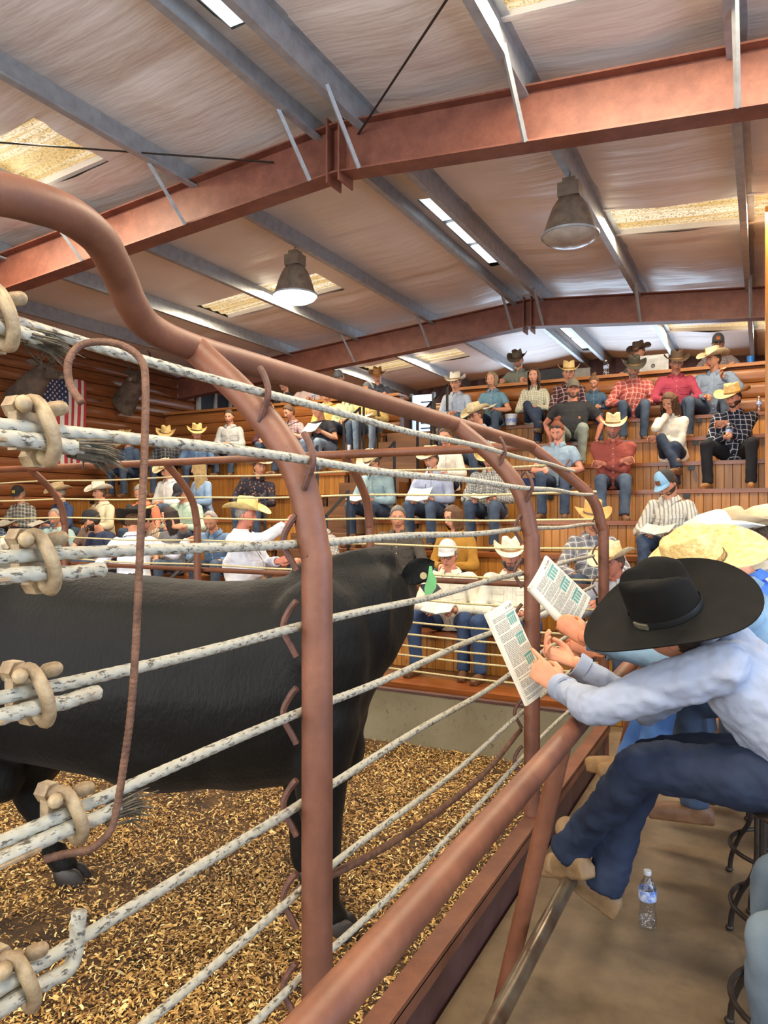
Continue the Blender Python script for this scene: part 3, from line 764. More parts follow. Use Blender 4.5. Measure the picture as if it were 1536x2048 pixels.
def head_parts(female):
    if female in HEADS: return HEADS[female]
    G,PP,TT = head_grid(female); V = G.reshape(-1,3); Fc=[]; mi=[]
    for i in range(NTH-1):
        for j in range(NPH):
            j2=(j+1)%NPH; q=(i*NPH+j,(i+1)*NPH+j,(i+1)*NPH+j2,i*NPH+j2); c=V[list(q)].mean(0); Fc.append(q)
            m=0
            if c[1]<-.03:
                if ((abs(c[0])-.032)/.018)**2+((c[2]-.0235)/.0055)**2<1: m=1
                elif (c[0]/.022)**2+((c[2]+.0715)/.0085)**2<1: m=2
            mi.append(m)
    n=len(V); top=[j for j in range(NPH)]; Fc.append(tuple(top)); mi.append(0); Fc.append(tuple((NTH-1)*NPH+j for j in reversed(range(NPH)))); mi.append(0)
    HEADS[female]=(V,Fc,mi,G,PP,TT); return HEADS[female]
def hair_shell(mb, G, PP, keep, thick, seed=0):
    """outward offset of the scalp or jaw region, closed on its rim"""
    C = np.array((0,.01,-.01)); N = G-C; N/=np.linalg.norm(N,axis=-1)[...,None]
    t = thick*np.where(keep,1,0)[...,None]
    # rim verts stay on the skin
    er = keep.copy(); er &= np.roll(keep,1,1)&np.roll(keep,-1,1); er[1:] &= keep[:-1]; er[:-1] &= keep[1:]
    rs = np.random.default_rng(seed); jit = 1+.35*(rs.random(keep.shape)-.5)
    P = G+N*np.where(er,thick*jit,.0015)[...,None]
    Fc=[]
    for i in range(NTH-1):
        for j in range(NPH):
            j2=(j+1)%NPH
            if keep[i,j] and keep[i+1,j] and keep[i+1,j2] and keep[i,j2]: Fc.append((i*NPH+j,(i+1)*NPH+j,(i+1)*NPH+j2,i*NPH+j2))
    if keep[0].all(): Fc.append(tuple(range(NPH)))
    used = sorted({v for q in Fc for v in q}); mp={v:k for k,v in enumerate(used)}
    mb.add(P.reshape(-1,3)[used],[tuple(mp[v] for v in q) for q in Fc])
def hairline(PP, TT, recede=0):
    a=np.abs(PP); z=np.cos(TT)*.116
    line=np.interp(a,[0,.7,1.15,1.5,1.75,2.2,PI],[.072+recede,.070+recede,.03+recede*.5,-.005,-.055,-.085,-.095])
    return z>line
# ------------------------------------------------------------------ hands
def make_hand(curl, voxel=.0065, spread=1.0):
    mb=MB()
    mb.capsule([(-.02,0,0),(.02,0,.002),(.075,.002,.004)],[.024,.030,.036],10,ell=[1.1,1.15,1.15],up=(0,0,1))
    # flatten palm
    mb.v[-1][:,2]*=.5
    curls=curl if isinstance(curl,tuple) else (curl,)*5; tc=curls[4]
    for fi,(y0,L,a) in enumerate(((.030,.074,.10),(.010,.084,.03),(-.011,.078,-.04),(-.030,.060,-.12))):
        curl=curls[fi]
        p=np.array((.082,y0,.002)); d=a*spread; ang=curl*.35; P=[p-np.array((.02,0,0)),p]
        for seg,c in ((.45,curl*.9),(.32,curl*1.0),(.23,curl*.7)):
            ang+=c; P.append(P[-1]+L*seg*np.array((math.cos(ang)*math.cos(d),math.cos(ang)*math.sin(d),-math.sin(ang))))
        mb.capsule(P,[.0095,.0098,.0092,.0084,.0074],8)
    curl=tc
    P=[(.01,.022,-.004),(.035,.045,-.010-.01*curl),(.062,.052-.008*curl,-.018-.014*curl),(.085,.046-.02*curl,-.024-.022*curl)]
    mb.capsule(P,[.0135,.0125,.0105,.0085],8)
    return me_arrays(remesh(mb,voxel,2))
HANDS={}
def hand_geo(curl,voxel=.0065):
    k=(curl,voxel)
    if k not in HANDS: HANDS[k]=make_hand(curl,voxel)
    return HANDS[k]
def add_hand(mb, wrist, d, palm, left, curl=.5, voxel=.0065, s=1.0):
    V,Fc=hand_geo(curl,voxel); V=V.copy()
    # canonical: fingers +X, palm -Z, thumb +Y : palm down, thumb to the left = right hand seen from above
    if left: V[:,1]*=-1; Fc=[q[::-1] for q in Fc]
    x=nrm(d); z=-np.asarray(palm,float); z=nrm(z-x*z.dot(x)); y=np.cross(z,x)
    R=np.column_stack([x,y,z]); mb.add(V*s@R.T+np.asarray(wrist),Fc)
def ik(a, t, l1, l2, pole):
    a=np.asarray(a,float); t=np.asarray(t,float); v=t-a; D=np.linalg.norm(v); D2=min(D,(l1+l2)*.999); t=a+v/D*D2; v=v/D
    x=(l1*l1-l2*l2+D2*D2)/(2*D2); h=math.sqrt(max(l1*l1-x*x,1e-6)); p=np.asarray(pole,float); p=nrm(p-v*p.dot(v))
    return a+v*x+p*h, t
# ------------------------------------------------------------------ hats
HATM={}
def cowboy_hat(style, felt, band, brim=(.178,.205), curl=.07, crown=.118):
    key=(style,felt.name,band.name,brim,curl,crown)
    if key in HATM: return HATM[key]
    n=56; ph=np.arange(n)*2*PI/n; sx,cy=np.sin(ph),-np.cos(ph)     # ph 0 = front (-Y)
    a,b=.082,.100; mb=MB()
    def brimring(t,dz):
        rx=a+(brim[0]-a)*t; ry=b+(brim[1]-b)*t; c=np.abs(sx)**2.6
        x=rx*sx*(1-.16*c*t*t*curl/.07); y=ry*cy; z=curl*c*t**1.7-.018*np.abs(cy)**3*t**2+dz
        return np.stack([x,y,z],-1)
    ts=np.linspace(1,.0,9); G=[brimring(t,0) for t in ts]
    def crownring(s,k):
        w=1-.10*s; fr=np.clip(-cy,0,1)
        x=a*w*(1-.28*s**2*fr**1.5)*sx*k; y=b*(1-.06*s)*cy*k
        z=crown*s*np.ones(n)*(1+.06*(-cy))
        gr=.032*np.exp(-(x/.024)**2)*sstep(.55,1.0,s*np.ones(n))*(1 if style!='gus' else .5)
        side=.022*np.exp(-((np.abs(x)-.05)/.018)**2)*np.clip(-cy,0,1)*sstep(.5,1,s*np.ones(n))
        return np.stack([x,y,z-gr-side],-1)
    CR=[crownring(s,1) for s in (.02,.14,.16,.3,.5,.7,.85,.95)]+[crownring(1.0,k) for k in (.92,.72,.45,.2,.03)]
    mb.grid(np.array(G+CR[:2]),wrap=True)
    mb.grid(np.array([CR[0]*np.array((1.03,1.03,1)),CR[1]*np.array((1.035,1.035,1)),CR[2]*np.array((1.03,1.03,1))]),mi=1,wrap=True)
    mb.grid(np.array(CR[1:]),wrap=True)
    B=[brimring(t,-.004) for t in ts]; mb.grid(np.array([G[0]]+B)[:,::-1],wrap=True)
    HATM[key]=mb.mesh('cowboy_hat',[felt,band],angle=1.2); return HATM[key]
def ball_cap(front, back, bill, patch=None):
    key=('cap',front.name,back.name,bill.name,patch.name if patch else '')
    if key in HATM: return HATM[key]
    mb=MB(); n=40; ph=np.arange(n)*2*PI/n; G=[]
    for s in np.linspace(0,1,10):
        r=math.cos(s*PI/2*.985); h=.105*math.sin(s*PI/2)
        G.append(np.stack([.083*r*np.sin(ph),-.102*r*np.cos(ph)-.006*s,h*(1+.12*np.cos(ph)*(1-s)*s*2)],-1))
    G=np.array(G)
    for i in range(9):
        for j in range(n):
            j2=(j+1)%n; c=(ph[j]+PI/n)%(2*PI); fr=c<1.05 or c>2*PI-1.05
            mb.add([G[i,j],G[i,j2],G[i+1,j2],G[i+1,j]],[(0,1,2,3)],0 if fr else 1)
    for dz,fl in ((0,1),(-.004,-1)):
        Q=[]
        for t in np.linspace(0,1,6):
            row=[]
            for u in np.linspace(-1,1,15):
                aa=u*1.15; x=.083*math.sin(aa)*(1-.05*t); y=-.100*math.cos(aa)-.072*t*math.cos(u*1.25); z=.004-.008*t-.026*u*u*t*.8+dz
                row.append((x,y,z))
            Q.append(row[::fl])
        mb.grid(Q,2)
    if patch: 
        P=[[( .026*u,-.104+.013*(v+1)*.9-.002*(1-abs(u))-.004,.038+.021*v) for u in (-1,-.5,0,.5,1)] for v in (-1,0,1)]
        P=[[(x,-math.sqrt(max(0,1-(x/.085)**2-((z)/.118)**2))*.108-.002,z) for (x,y,z) in r] for r in P]
        mb.grid(P,3)
    HATM[key]=mb.mesh('ball_cap',[front,back,bill]+([patch] if patch else []),angle=1.0); return HATM[key]
# ------------------------------------------------------------------ one person
def rotx(a): c,s=math.cos(a),math.sin(a); return np.array([[1,0,0],[0,c,-s],[0,s,c]])
def rotz(a): c,s=math.cos(a),math.sin(a); return np.array([[c,-s,0],[s,c,0],[0,0,1]])
def roty(a): c,s=math.cos(a),math.sin(a); return np.array([[c,0,s],[0,1,0],[-s,0,c]])
D2R=PI/180
ARMS = {'lap':(((-.05,-.27,.23),(.6,-.55,-.2)),((.05,-.29,.24),(-.6,-.55,-.2))),
 'read':(((-.11,-.30,.34),(.35,-.8,.3)),((.11,-.30,.34),(-.35,-.8,.3))),
 'readlow':(((-.11,-.33,.24),(.35,-.9,.1)),((.11,-.33,.24),(-.35,-.9,.1))),
 'knees':(((-.15,-.36,.20),(.1,-1,-.35)),((.15,-.36,.20),(-.1,-1,-.35))),
 'crossed':(((.10,-.23,.33),(1,-.1,.15)),((-.10,-.25,.30),(-1,-.1,.1))),
 'chin':(((-.02,-.20,.56),(.3,-.3,.9)),((-.10,-.27,.28),(-1,-.2,0))),
 'back':(((-.30,.10,.06),(-.2,-.3,-1)),((.30,.10,.06),(.2,-.3,-1))),
 'bottle':(((-.05,-.30,.26),(.5,-.8,.2)),((-.06,-.24,.42),(-1,-.2,-.1))),
 'wave':(((-.05,-.27,.23),(.6,-.55,-.2)),((.16,-.30,.46),(.1,-.5,.8))),
 'desk':(((-.18,-.32,.36),(.3,-1,0)),((.18,-.32,.36),(-.3,-1,0))),
 'side':(((-.22,.02,.10),(0,-.2,-1)),((.22,.02,.10),(0,-.2,-1)))}
def torso_fn(lean, s, roll=0):
    R=rotx(lean*D2R); R=roty(roll*D2R)@R
    return lambda p: (R@(np.asarray(p,float)-np.array((0,0,.10))))+np.array((0,0,.10))
def person(P):
    """P: dict with loc, yaw, label and looks; returns the person's Empty"""
    s=P.get('s',1.0); fem=P.get('fem',False); vox=P.get('vox',.015); stand=P.get('stand',False)
    root=empty('person',P['loc'],P.get('yaw',0)*D2R); root.scale=(s,s,s); tag(root,P['label'],'person',P.get('group'))
    sk=skin(P.get('skin',(204,148,118))); hc=P.get('hair',(92,70,52)); hm=hairm(hc)
    lean=P.get('lean',8); tf=torso_fn(lean,s,P.get('roll',0)); wd=P.get('wide',1.0)*(.86 if fem else 1); bel=P.get('belly',1.0)
    fz=P.get('foot',-.343)
    # skeleton
    hip=[np.array((-.09*wd,-.02,.095)),np.array((.09*wd,-.02,.095))]
    sh=[tf((-.160*wd,.0,.500)),tf((.160*wd,.0,.500))]
    nb=tf((0,.005,.585)); hd=tf((0,-.03,.735))
    if P.get('hd') is not None: hd=np.array(P['hd'],float)
    if P.get('shp') is not None: sh=[np.array(q,float) for q in P['shp']]
    ul,fl_,thg,shn=P.get('bones',(.285,.255,.43,.42))
    hy,hp=P.get('head',(0,10)); HR=rotz(hy*D2R)@roty(P.get('hroll',0)*D2R)@rotx(hp*D2R)@(rotx(min(lean,25)*.45*D2R))
    arms=P.get('arms','lap'); A=[list(q) for q in (ARMS[arms] if isinstance(arms,str) else arms)]
    short=P.get('short',False)
    # body mesh: head, neck, hands and limbs
    mb=MB(); V,Fc,mi,G,PPh,TT=head_parts(fem); hs=P.get('hs',1.0)
    mb.add((V*hs)@HR.T+hd,Fc); mb.m[-len(mi):]=mi
    for sd in (-1,1):
        mb.ball(HR@np.array((sd*.074,.008,-.004))*hs+hd,(.010,.021,.033),10,rot=HR@rotz(sd*.35))
        mb.ball(HR@np.array((sd*.030,-.0735,.002))*hs+hd,(.0125,.0085,.0075),8,3,rot=HR)
        mb.ball(HR@np.array((sd*.030,-.0795,.002))*hs+hd,(.0052,.0038,.0055),8,4,rot=HR)
    chin=HR@np.array((0,.012,-.07))+hd
    mb.capsule([chin,(chin+nb)/2+np.array((0,.004,0)),nb+np.array((0,.006,-.03))],[.056*(.86 if fem else 1)]*2+[.066*(.86 if fem else 1)],14)
    mb.tube([tf((0,0,.05)),tf((0,0,.25)),tf((0,0,.45)),tf((0,0,.56))],[.09,.085,.10,.06],12,ell=[1.3,1.2,1.4,1.3],up=(0,-1,0))
    el=[];wr=[]
    for i in (0,1):
        sd=-1 if i==0 else 1; tgt,dr=A[i][0],A[i][1]
        pole=A[i][2] if len(A[i])>2 else (sd*.75,.35,-.6)
        e,w_=ik(sh[i],tgt,ul,fl_,pole)
        if P.get('el') and P['el'][i] is not None: e=np.array(P['el'][i],float)
        el.append(e); wr.append(w_)
        mb.capsule([sh[i],(sh[i]+e)/2,e,e*.7+w_*.3,w_],[.047*wd,.044*wd,.038,.040,.027],12)
        d=nrm(dr); palm=A[i][3] if len(A[i])>3 else (np.cross(d,(0,0,1))*(-sd)+np.array((0,0,-.6)))
        add_hand(mb,w_+nrm(w_-e)*.012,d,palm,i==1,(P['curls'][i] if P.get('curls') else P.get('curl',.55)),P.get('hvox',.0065),.94 if fem else 1.0)
    kn=[];an=[]
    legs=P.get('legs','norm')
    for i in (0,1):
        sd=-1 if i==0 else 1
        if legs=='norm': t=(sd*.13,-.40,fz+.09)
        elif legs=='apart': t=(sd*.22,-.42,fz+.09)
        elif legs=='out': t=(sd*.12,-.62,fz+.07)
        elif legs=='cross': t=(sd*.12,-.40,fz+.09) if i==1 else (.17,-.52,fz+.26)
        elif legs=='tuck': t=(sd*.12,-.28,fz+.09)
        elif legs=='stand': t=(sd*.10,.02,-.748)
        else: t=legs[i]
        pole=(sd*(.35 if legs=='apart' else .12),-1,.9) if legs!='stand' else (0,-1,0)
        k,a_=ik(hip[i],t,thg,shn,pole); kn.append(k); an.append(a_)
        mb.capsule([hip[i],k,a_],[.07,.05,.036],10)
    body=mb.obj('body',[sk,hm,LIP,EYEW,EYED],root,angle=3)
    # shirt
    mb=MB(); sw=wd*P.get('loose',1.0)
    tz=[.03,.10,.20,.30,.40,.475,.525,.552,.572]; rx=[.168,.172,.166,.165,.172,.170,.140,.100,.072]; ry=[.118,.128,.128*bel,.126*bel,.125,.113,.092,.076,.064]
    yo=[0,-.004,-.012*bel,-.016*bel,-.012,-.006,0,.004,.006]
    if fem: rx=[.165,.162,.138,.140,.150,.150,.122,.080,.056]; ry=[.12,.122,.108,.112,.132,.112,.088,.066,.052]
    mb.tube([tf((0,y,z)) for y,z in zip(yo,tz)],[r*P.get('loose',1.0) for r in ry],18,ell=[x*(wd if not fem else wd/.86)/r for x,r in zip(rx,ry)],up=(0,-1,0))
    cuffs=[]
    for i in (0,1):
        s0=sh[i]*.8+tf((0,0,.50))*.2
        if short:
            m_=sh[i]*.38+el[i]*.62
            mb.capsule([s0,sh[i],(sh[i]+m_)/2],[.062*sw,.066*sw,.064*sw],12); mb.tube([(sh[i]+m_)/2,m_],[.064*sw,.066*sw],12)
        else:
            ep=wr[i]+(el[i]-wr[i])*P.get('roll_up',.03)/.26*1.0
            mb.capsule([s0,sh[i]],[.060*sw,.066*sw],12)
            mb.tube([sh[i],(sh[i]+el[i])/2,el[i]*.95+sh[i]*.05,el[i],el[i]*.6+ep*.4,ep],np.array([.066,.060,.055,.054,.050,.040])*sw**.6,12)
            mb.ball(el[i],.054*sw**.6,10); cuffs.append((ep,nrm(ep-el[i])))
    me=remesh(mb,vox,3,P.get('disp',[(.10,.020),(.045,.009)]))
    me.materials.append(cloth(P['shirt'])); me.name='shirt'; so=link('shirt',me,root)
    if P.get('shirtlabel'): so['label']=P['shirtlabel']
    if not short and not P.get('nocuff'):
        for ep,dd in cuffs:
            MB().lathe([(.036,-.028),(.043*sw**.5,-.026),(.044*sw**.5,.012),(.036,.014)],ep,14,axis=frame(dd)).obj('cuff',cloth(P['shirt']),root)
    if P.get('collar',not short):
        mb=MB(); rows=[]; aa=np.linspace(.38,2*PI-.38,26); R0=rotx(lean*D2R)
        for rr,zz,tip in ((.066,-.012,0),(.068,.022,0),(.076,.024,.0),(.100,-.012,.040),(.096,-.018,.040)):
            row=[]
            for a_ in aa:
                tp=math.exp(-((min(a_,2*PI-a_)-.38)/.30)**2); r_=rr*(.90 if fem else 1)
                row.append(R0@np.array((r_*1.08*math.sin(a_),-r_*math.cos(a_)*1.0-.012*tp*(tip>0),zz-tip*tp))+nb+np.array((0,.002,-.006)))
            rows.append(row)
        mb.grid(rows).obj('collar',cloth(P.get('collarc',P['shirt'])),root,angle=1.2)
    if P.get('collar',not short) and not P.get('nofront'):
        SV,SF=me_arrays(so.data); bt=BVHTree.FromPolygons(SV.tolist(),SF)
        def hit(x,z,off):
            o_=tf((x,-.5,z)); d_=nrm(tf((x,0,z))-o_); h=bt.ray_cast(Vector(o_),Vector(d_))
            return None if h[0] is None or not .26<h[3]<.44 else np.array(h[0])-d_*off
        def patch(xs,zs,off,nm,mat):
            rows=[]
            for z in zs:
                r_=[hit(x,z,off) for x in xs]
                if any(q is None for q in r_): break
                rows.append(r_)
            if len(rows)>2:
                c=np.array(rows); edge=np.concatenate([c[:1],c,c[-1:]]); edge[0]+=nrm(tf((0,0,0))-tf((0,-1,0)))*(off+.004); edge[-1]+=nrm(tf((0,0,0))-tf((0,-1,0)))*(off+.004)
                return MB().grid(edge).obj(nm,mat,root,angle=.5), rows
            return None, rows
        cm_=cloth(P['shirt'])
        o_,rows=patch((-.020,-.017,0,.017,.020),np.linspace(.535,.10,14),.0065,'placket',cm_)
        if len(rows)>4:
            bb=MB()
            for r_ in rows[1::2]: bb.ball(r_[2],(.0065,.004,.0065),6)
            bb.obj('buttons',BUTTON,root)
        if not fem or P.get('pockets'):
            for sd in (-1,1):
                cx=sd*.092*wd
                patch([cx+u*.05 for u in (-1,-.92,-.4,.4,.92,1)],np.linspace(.435,.325,6),.0075,'pocket',cm_)
                patch([cx+u*.053 for u in (-1,-.5,0,.5,1)],[.445,.44,.425,.41],.012,'pocket_flap',cm_)
    if P.get('chest'):
        cu=bpy.data.curves.new('chest_print','FONT'); cu.body=P['chest'][0]; cu.size=P['chest'][1]; cu.align_x='CENTER'; cu.extrude=.002; cu.materials.append(BUTTON)
        t_=text_obj('chest_print',cu,root); t_.location=tuple(tf((0,-.150,.30))); t_.rotation_euler=(PI/2+lean*D2R,0,0)
    if P.get('patch'):
        MB().box((-.055,-.006,-.06),(.055,.004,.06),rot=rotx(lean*D2R),at=tf((.09,-.134,.36))).obj('chest_pocket',cloth(P['shirt']),root)
        MB().box((-.014,-.003,-.016),(.014,.002,.016),rot=rotx(lean*D2R),at=tf((.09,-.142,.33))).obj('pocket_patch',simple('tan_patch',(176,120,70),.6),root)
    # trousers
    mb=MB()
    if legs=='stand': mb.tube([(0,0,-.02),(0,0,.09),tf((0,0,.17))],[.125,.128,.118],16,ell=[1.3*wd,1.32*wd,1.3*wd],up=(0,-1,0))
    else: mb.capsule([(0,.03,.085),(0,-.02,.10),tf((0,0,.16))],[.10,.11,.11],16,ell=[1.55*wd,1.5*wd,1.4*wd],up=(0,-1,0))
    for i in (0,1):
        k,a_,h_=kn[i],an[i],hip[i]
        mb.capsule([h_,h_*.5+k*.5,k],np.array([.092,.082,.066])*(wd*.5+.5),14)
        mb.capsule([k,k*.55+a_*.45],np.array([.066,.060])*(wd*.5+.5),14)
        dn=nrm(a_-k); mb.tube([k*.6+a_*.4,a_*.8+k*.2,a_+dn*.02],[.061,.058,.060],14)
    me=remesh(mb,vox*1.08,3,P.get('pdisp',[(.12,.018),(.05,.008)])); me.materials.append(cloth(P.get('pants',('denim',(54,66,86),(80,94,112))))); me.name='trousers'; link('trousers',me,root)
    for i in (0,1):
        sd=-1 if i==0 else 1; a_=an[i]; k=kn[i]
        f=np.array((sd*.16,-1,0.)) ; f=nrm(f)
        if P.get('footdir'): f=nrm(P['footdir'][i])
        up=nrm(np.array((0,0,1.))-f*f[2]); lf=np.cross(up,f)
        q=lambda a,b,c: a_+f*a+up*b+lf*c
        mb=MB(); mb.capsule([q(-.045,-.045,0),q(.03,-.045,0),q(.12,-.052,0),q(.175,-.056,0)],[.036,.038,.036,.027],12,ell=[1,1,1.18,1.1],up=up)
        mb.capsule([q(-.012,.06,0),q(-.012,-.04,0)],[.044,.041],12)
        R=np.column_stack([f,lf,up])
        mb.box((-.078,-.030,-.092),(-.015,.030,-.05),rot=R,at=a_); mb.box((-.02,-.034,-.090),(.185,.034,-.062),rot=R,at=a_)
        me=remesh(mb,max(.009,vox*.62),2); me.materials.append(bootm(P.get('boots',(122,84,54)))); me.name='boot'; link('boot',me,root)
    # hair, beard, glasses, hat
    hat=P.get('hat'); style=P.get('hairstyle','short')
    def attach(mbx,name,mat,ang=1.5):
        o=mbx.obj(name,mat,root,angle=ang); o.matrix_parent_inverse=Matrix.Identity(4)
        o.location=tuple(hd); o.rotation_euler=Matrix(HR.tolist()).to_euler(); o.scale=(hs,hs,hs); return o
    if style!='none':
        hb=MB(); keep=hairline(PPh,TT,P.get('recede',0)); hair_shell(hb,G,PPh,keep,.013 if style!='crop' else .006,len(P['label']))
        if style in ('long','wavy','bob'):
            ln=P.get('hairlen',.30 if style!='bob' else .13); wv=.012 if style=='wavy' else .004
            aa=np.linspace(P.get('part',.95),2*PI-P.get('part',.95),30); rows=[]
            for lay in (0,1):
                rr=[]
                for t in np.linspace(0,1,12):
                    row=[]
                    for j,a_ in enumerate(aa):
                        k_=1.13 if lay==0 else .93; rad=(1+.16*math.sin(PI*min(1,t*1.2))*.6-.18*t)*k_
                        x=.080*rad*math.sin(a_)+wv*math.sin(j*1.9+t*16); y=-.098*rad*math.cos(a_)*(1-.1*t)+.012*t+wv*math.cos(j*2.3+t*14); z=.055-(ln+.055)*t-.012*math.sin(j*2.1)*t
                        row.append((x,y,z))
                    rr.append(row)
                rows.append(np.array(rr))
            Gc=np.concatenate([rows[0],rows[1][::-1],rows[0][:1]]); hb.grid(Gc)
        if style=='bun': hb.ball((0,.07,.115),(.042,.042,.036),12); hb.ball((.02,.08,.13),(.028,.03,.03),10)
        attach(hb,'hair',hm)
    if P.get('beard'):
        z=G[...,2]; x=G[...,0]; y=G[...,1]; kind,bc=P['beard']
        jawr=(z<-.030-.030*sstep(.06,.0,np.abs(x)))&(np.abs(PPh)<1.75)&(z>-.135)
        lips=(x/.022)**2+((z+.0715)/.008)**2<1
        mus=(z<-.050)&(z>-.066)&(np.abs(x)<.032)&(y<-.03)
        if kind=='full': keep=(jawr&((z<-.078)|(np.abs(x)>.034)))|mus
        elif kind=='goatee': keep=((z<-.080)&(np.abs(x)<.034)&(y<0))|mus
        else: keep=mus
        bb=MB(); hair_shell(bb,G,PPh,keep&~lips,P.get('beardt',.010),3); attach(bb,'beard',hairm(bc))
    if P.get('glasses'):
        gb=MB()
        for sd in (-1,1):
            pts=[(sd*.032+.021*math.cos(a_),-.094+.004*abs(math.cos(a_)),.001+.015*math.sin(a_)) for a_ in np.linspace(0,2*PI,15)]
            gb.tube(pts,.0020,5); gb.tube([(sd*.052,-.091,.004),(sd*.078,-.04,.006),(sd*.079,.01,.004)],.0018,5)
        gb.tube([(-.011,-.096,.004),(.011,-.096,.004)],.0018,5)
        attach(gb,'glasses',M['black'])
    if P.get('shades'):
        gb=MB(); 
        for sd in (-1,1): gb.ball((sd*.032,-.080,.088),(.026,.008,.017),10,rot=rotx(-.7))
        gb.tube([(-.07,-.05,.08),(0,-.088,.09),(.07,-.05,.08)],.003,5); attach(gb,'sunglasses',M['black'])
    if hat is not None:
        o=link(hat[0],hat[1],root); off=np.array((0,-.002,.056 if hat[0]=='cowboy_hat' else .052))*hs
        tilt=P.get('hattilt',-4); R=HR@rotx(-tilt*D2R)
        o.location=tuple(hd+HR@off); o.rotation_euler=Matrix(R.tolist()).to_euler(); o.scale=(hs*1.03,)*3
    P['_root']=root; P['_hd']=hd; P['_wr']=wr
    return root
def booklet(loc, rot, label, parent_group=None, open_=True, mats=None, size=(.135,.21)):
    """open sale catalogue: two leaves of pages and a cover"""
    e=empty('sale_catalogue',loc); e.rotation_euler=rot; tag(e,label,'catalogue',parent_group)
    w_,h_=size; pg,cv=(mats or (PAPER,COVER))
    for sd in (-1,1):
        me=MB(); G=[]; 
        for t in np.linspace(0,1,6):
            G.append([(sd*w_*t-sd*w_/2,y,.030*t*t+.004+.006*math.sin(PI*t)) for y in (-h_/2,h_/2)])
        top=np.array(G); bot=top-np.array((0,0,.005)); Gc=np.concatenate([top,bot[::-1],top[:1]])
        o=me.grid(Gc if sd>0 else Gc[::-1]).add([G[i][0] for i in range(6)]+[bot[i][0] for i in range(6)],[(i,i+1,i+7,i+6) for i in range(5)]).add([G[i][1] for i in range(6)]+[bot[i][1] for i in range(6)],[(i,i+6,i+7,i+1) for i in range(5)]).obj('page_leaf',pg,e,angle=.7); o.location=(sd*w_/2,0,0)
        c=MB().grid(np.array([[ (sd*w_*t,y,.030*t*t-.003) for y in (-h_/2-.003,h_/2+.003)] for t in np.linspace(0,1.02,6)])).obj('cover_leaf',cv,e)
    return e
# ------------------------------------------------------------------ the crowd
DEN=('denim',(58,70,90),(84,98,116)); DEN2=('denim',(36,44,60),(54,64,82)); DEN3=('denim',(98,114,134),(128,144,160)); GREYP=('plain',(70,72,74)); BLK=('plain',(38,38,42)); KHA=('plain',(172,124,66))
BANDD=simple('dark_hat_band',(60,48,38),.6); BANDT=simple('tan_hat_band',(150,112,66),.6)
STRAW2=simple('pale_straw',(238,224,184),.7,0,.1,30,.5,90,c2=(214,192,140)); WOVEN=STRAW2
F_WHITE=feltm((236,228,208)); F_TAN=feltm((206,178,134)); F_BLACK=feltm((40,38,36)); F_BROWN=feltm((84,64,48)); F_SIL=feltm((226,208,168)); F_GREYBR=feltm((98,84,68))
def H(style='cat',felt=STRAW,band=BANDT,**k): return ('cowboy_hat',cowboy_hat(style,felt,band,**k))
def cm(rgb): return simple('capcloth%s'%(rgb,),rgb,.85,0,.06,14)
def CAP(f,b=None,bill=None,patch=None): return ('ball_cap',ball_cap(cm(f),cm(b or f),cm(bill or f),cm(patch) if patch else None))
def at(px,k,dy=.16,dx=0):
    Y,Z=ROWS[k]; return (rowX(px,Y+dy)+dx,Y+dy,Z)
GB='seated bidders in the bleachers'
CROWD=[]
def bid(px,k,label,book=None,**P):
    P['loc']=at(px,k,P.pop('dy',.16)); P['label']=label; P['group']=GB; P.setdefault('vox',.016)
    person(P); CROWD.append(P)
    if book:
        r=P['_root']; w0,w1=P['_wr']; c=(w0+w1)/2; s=P.get('s',1)
        if book=='low': off,rx=np.array((0,-.10,.02)),.35
        elif book=='lap': off,rx=np.array((0,-.08,.02)),.18
        else: off,rx=np.array((0,-.09,.05)),.75
        y=P.get('yaw',0)*D2R; p=rotz(y)@((c+off)*s)+np.array(P['loc'])
        dark = P.get('darkbook')
        booklet(tuple(p),(rx,0,y+P.get('bookyaw',0)*D2R),P.get('booklabel','catalogue held by the '+' '.join(label.split(',')[0].split()[:11])),'sale catalogues held by bidders',mats=(DARKCOVER,DARKCOVER) if dark else None)
# left bank
bid(52,2,'man in black cap and grey plaid shirt at far left',book='low',hat=CAP((34,34,36),patch=(190,160,60)),shirt=('plaid',(150,146,134),(86,86,84),(206,200,184)),pants=BLK,hair=(170,160,150),glasses=True,arms='readlow',head=(5,14),yaw=14,lean=12)
bid(132,2,'man in tan felt hat and navy shirt reading a paper',book='low',hat=H(felt=F_TAN),shirt=('plain',(62,78,112)),arms='readlow',head=(-4,4),yaw=-8,hair=(150,140,130),wide=1.08)
bid(212,2,'man in white hat and cream shirt looking left',hat=H(felt=F_WHITE,band=simple('green_band',(150,180,60),.6)),shirt=('plain',(224,212,178)),beard=('goatee',(120,100,84)),arms='lap',head=(-6,0),yaw=-4,hair=(110,86,66))
bid(122,1,'balding man in glasses and mint green shirt',shirt=('plain',(164,190,186)),hair=(196,190,182),recede=.03,glasses=True,beard=('goatee',(190,184,176)),arms='knees',head=(4,10),yaw=26,lean=14)
bid(190,1,'young woman with long light brown hair and brown tee',fem=True,hairstyle='long',hair=(150,116,80),shirt=('plain',(112,92,80)),short=True,arms='knees',head=(30,6),yaw=30,skin=(224,170,142))
bid(226,1,'man in black cap and navy tee leaning forward',hat=CAP((30,30,34)),shirt=('plain',(50,58,82)),short=True,beard=('full',(70,56,48)),arms='knees',head=(-34,8),yaw=-12,lean=24,wide=1.15,hair=(60,48,40),dy=-.05)
bid(293,2,'grey-haired person in salmon orange shirt',shirt=('plain',(234,122,92)),hair=(186,178,168),arms='lap',head=(0,22),yaw=20,lean=14,short=True,collar=True)
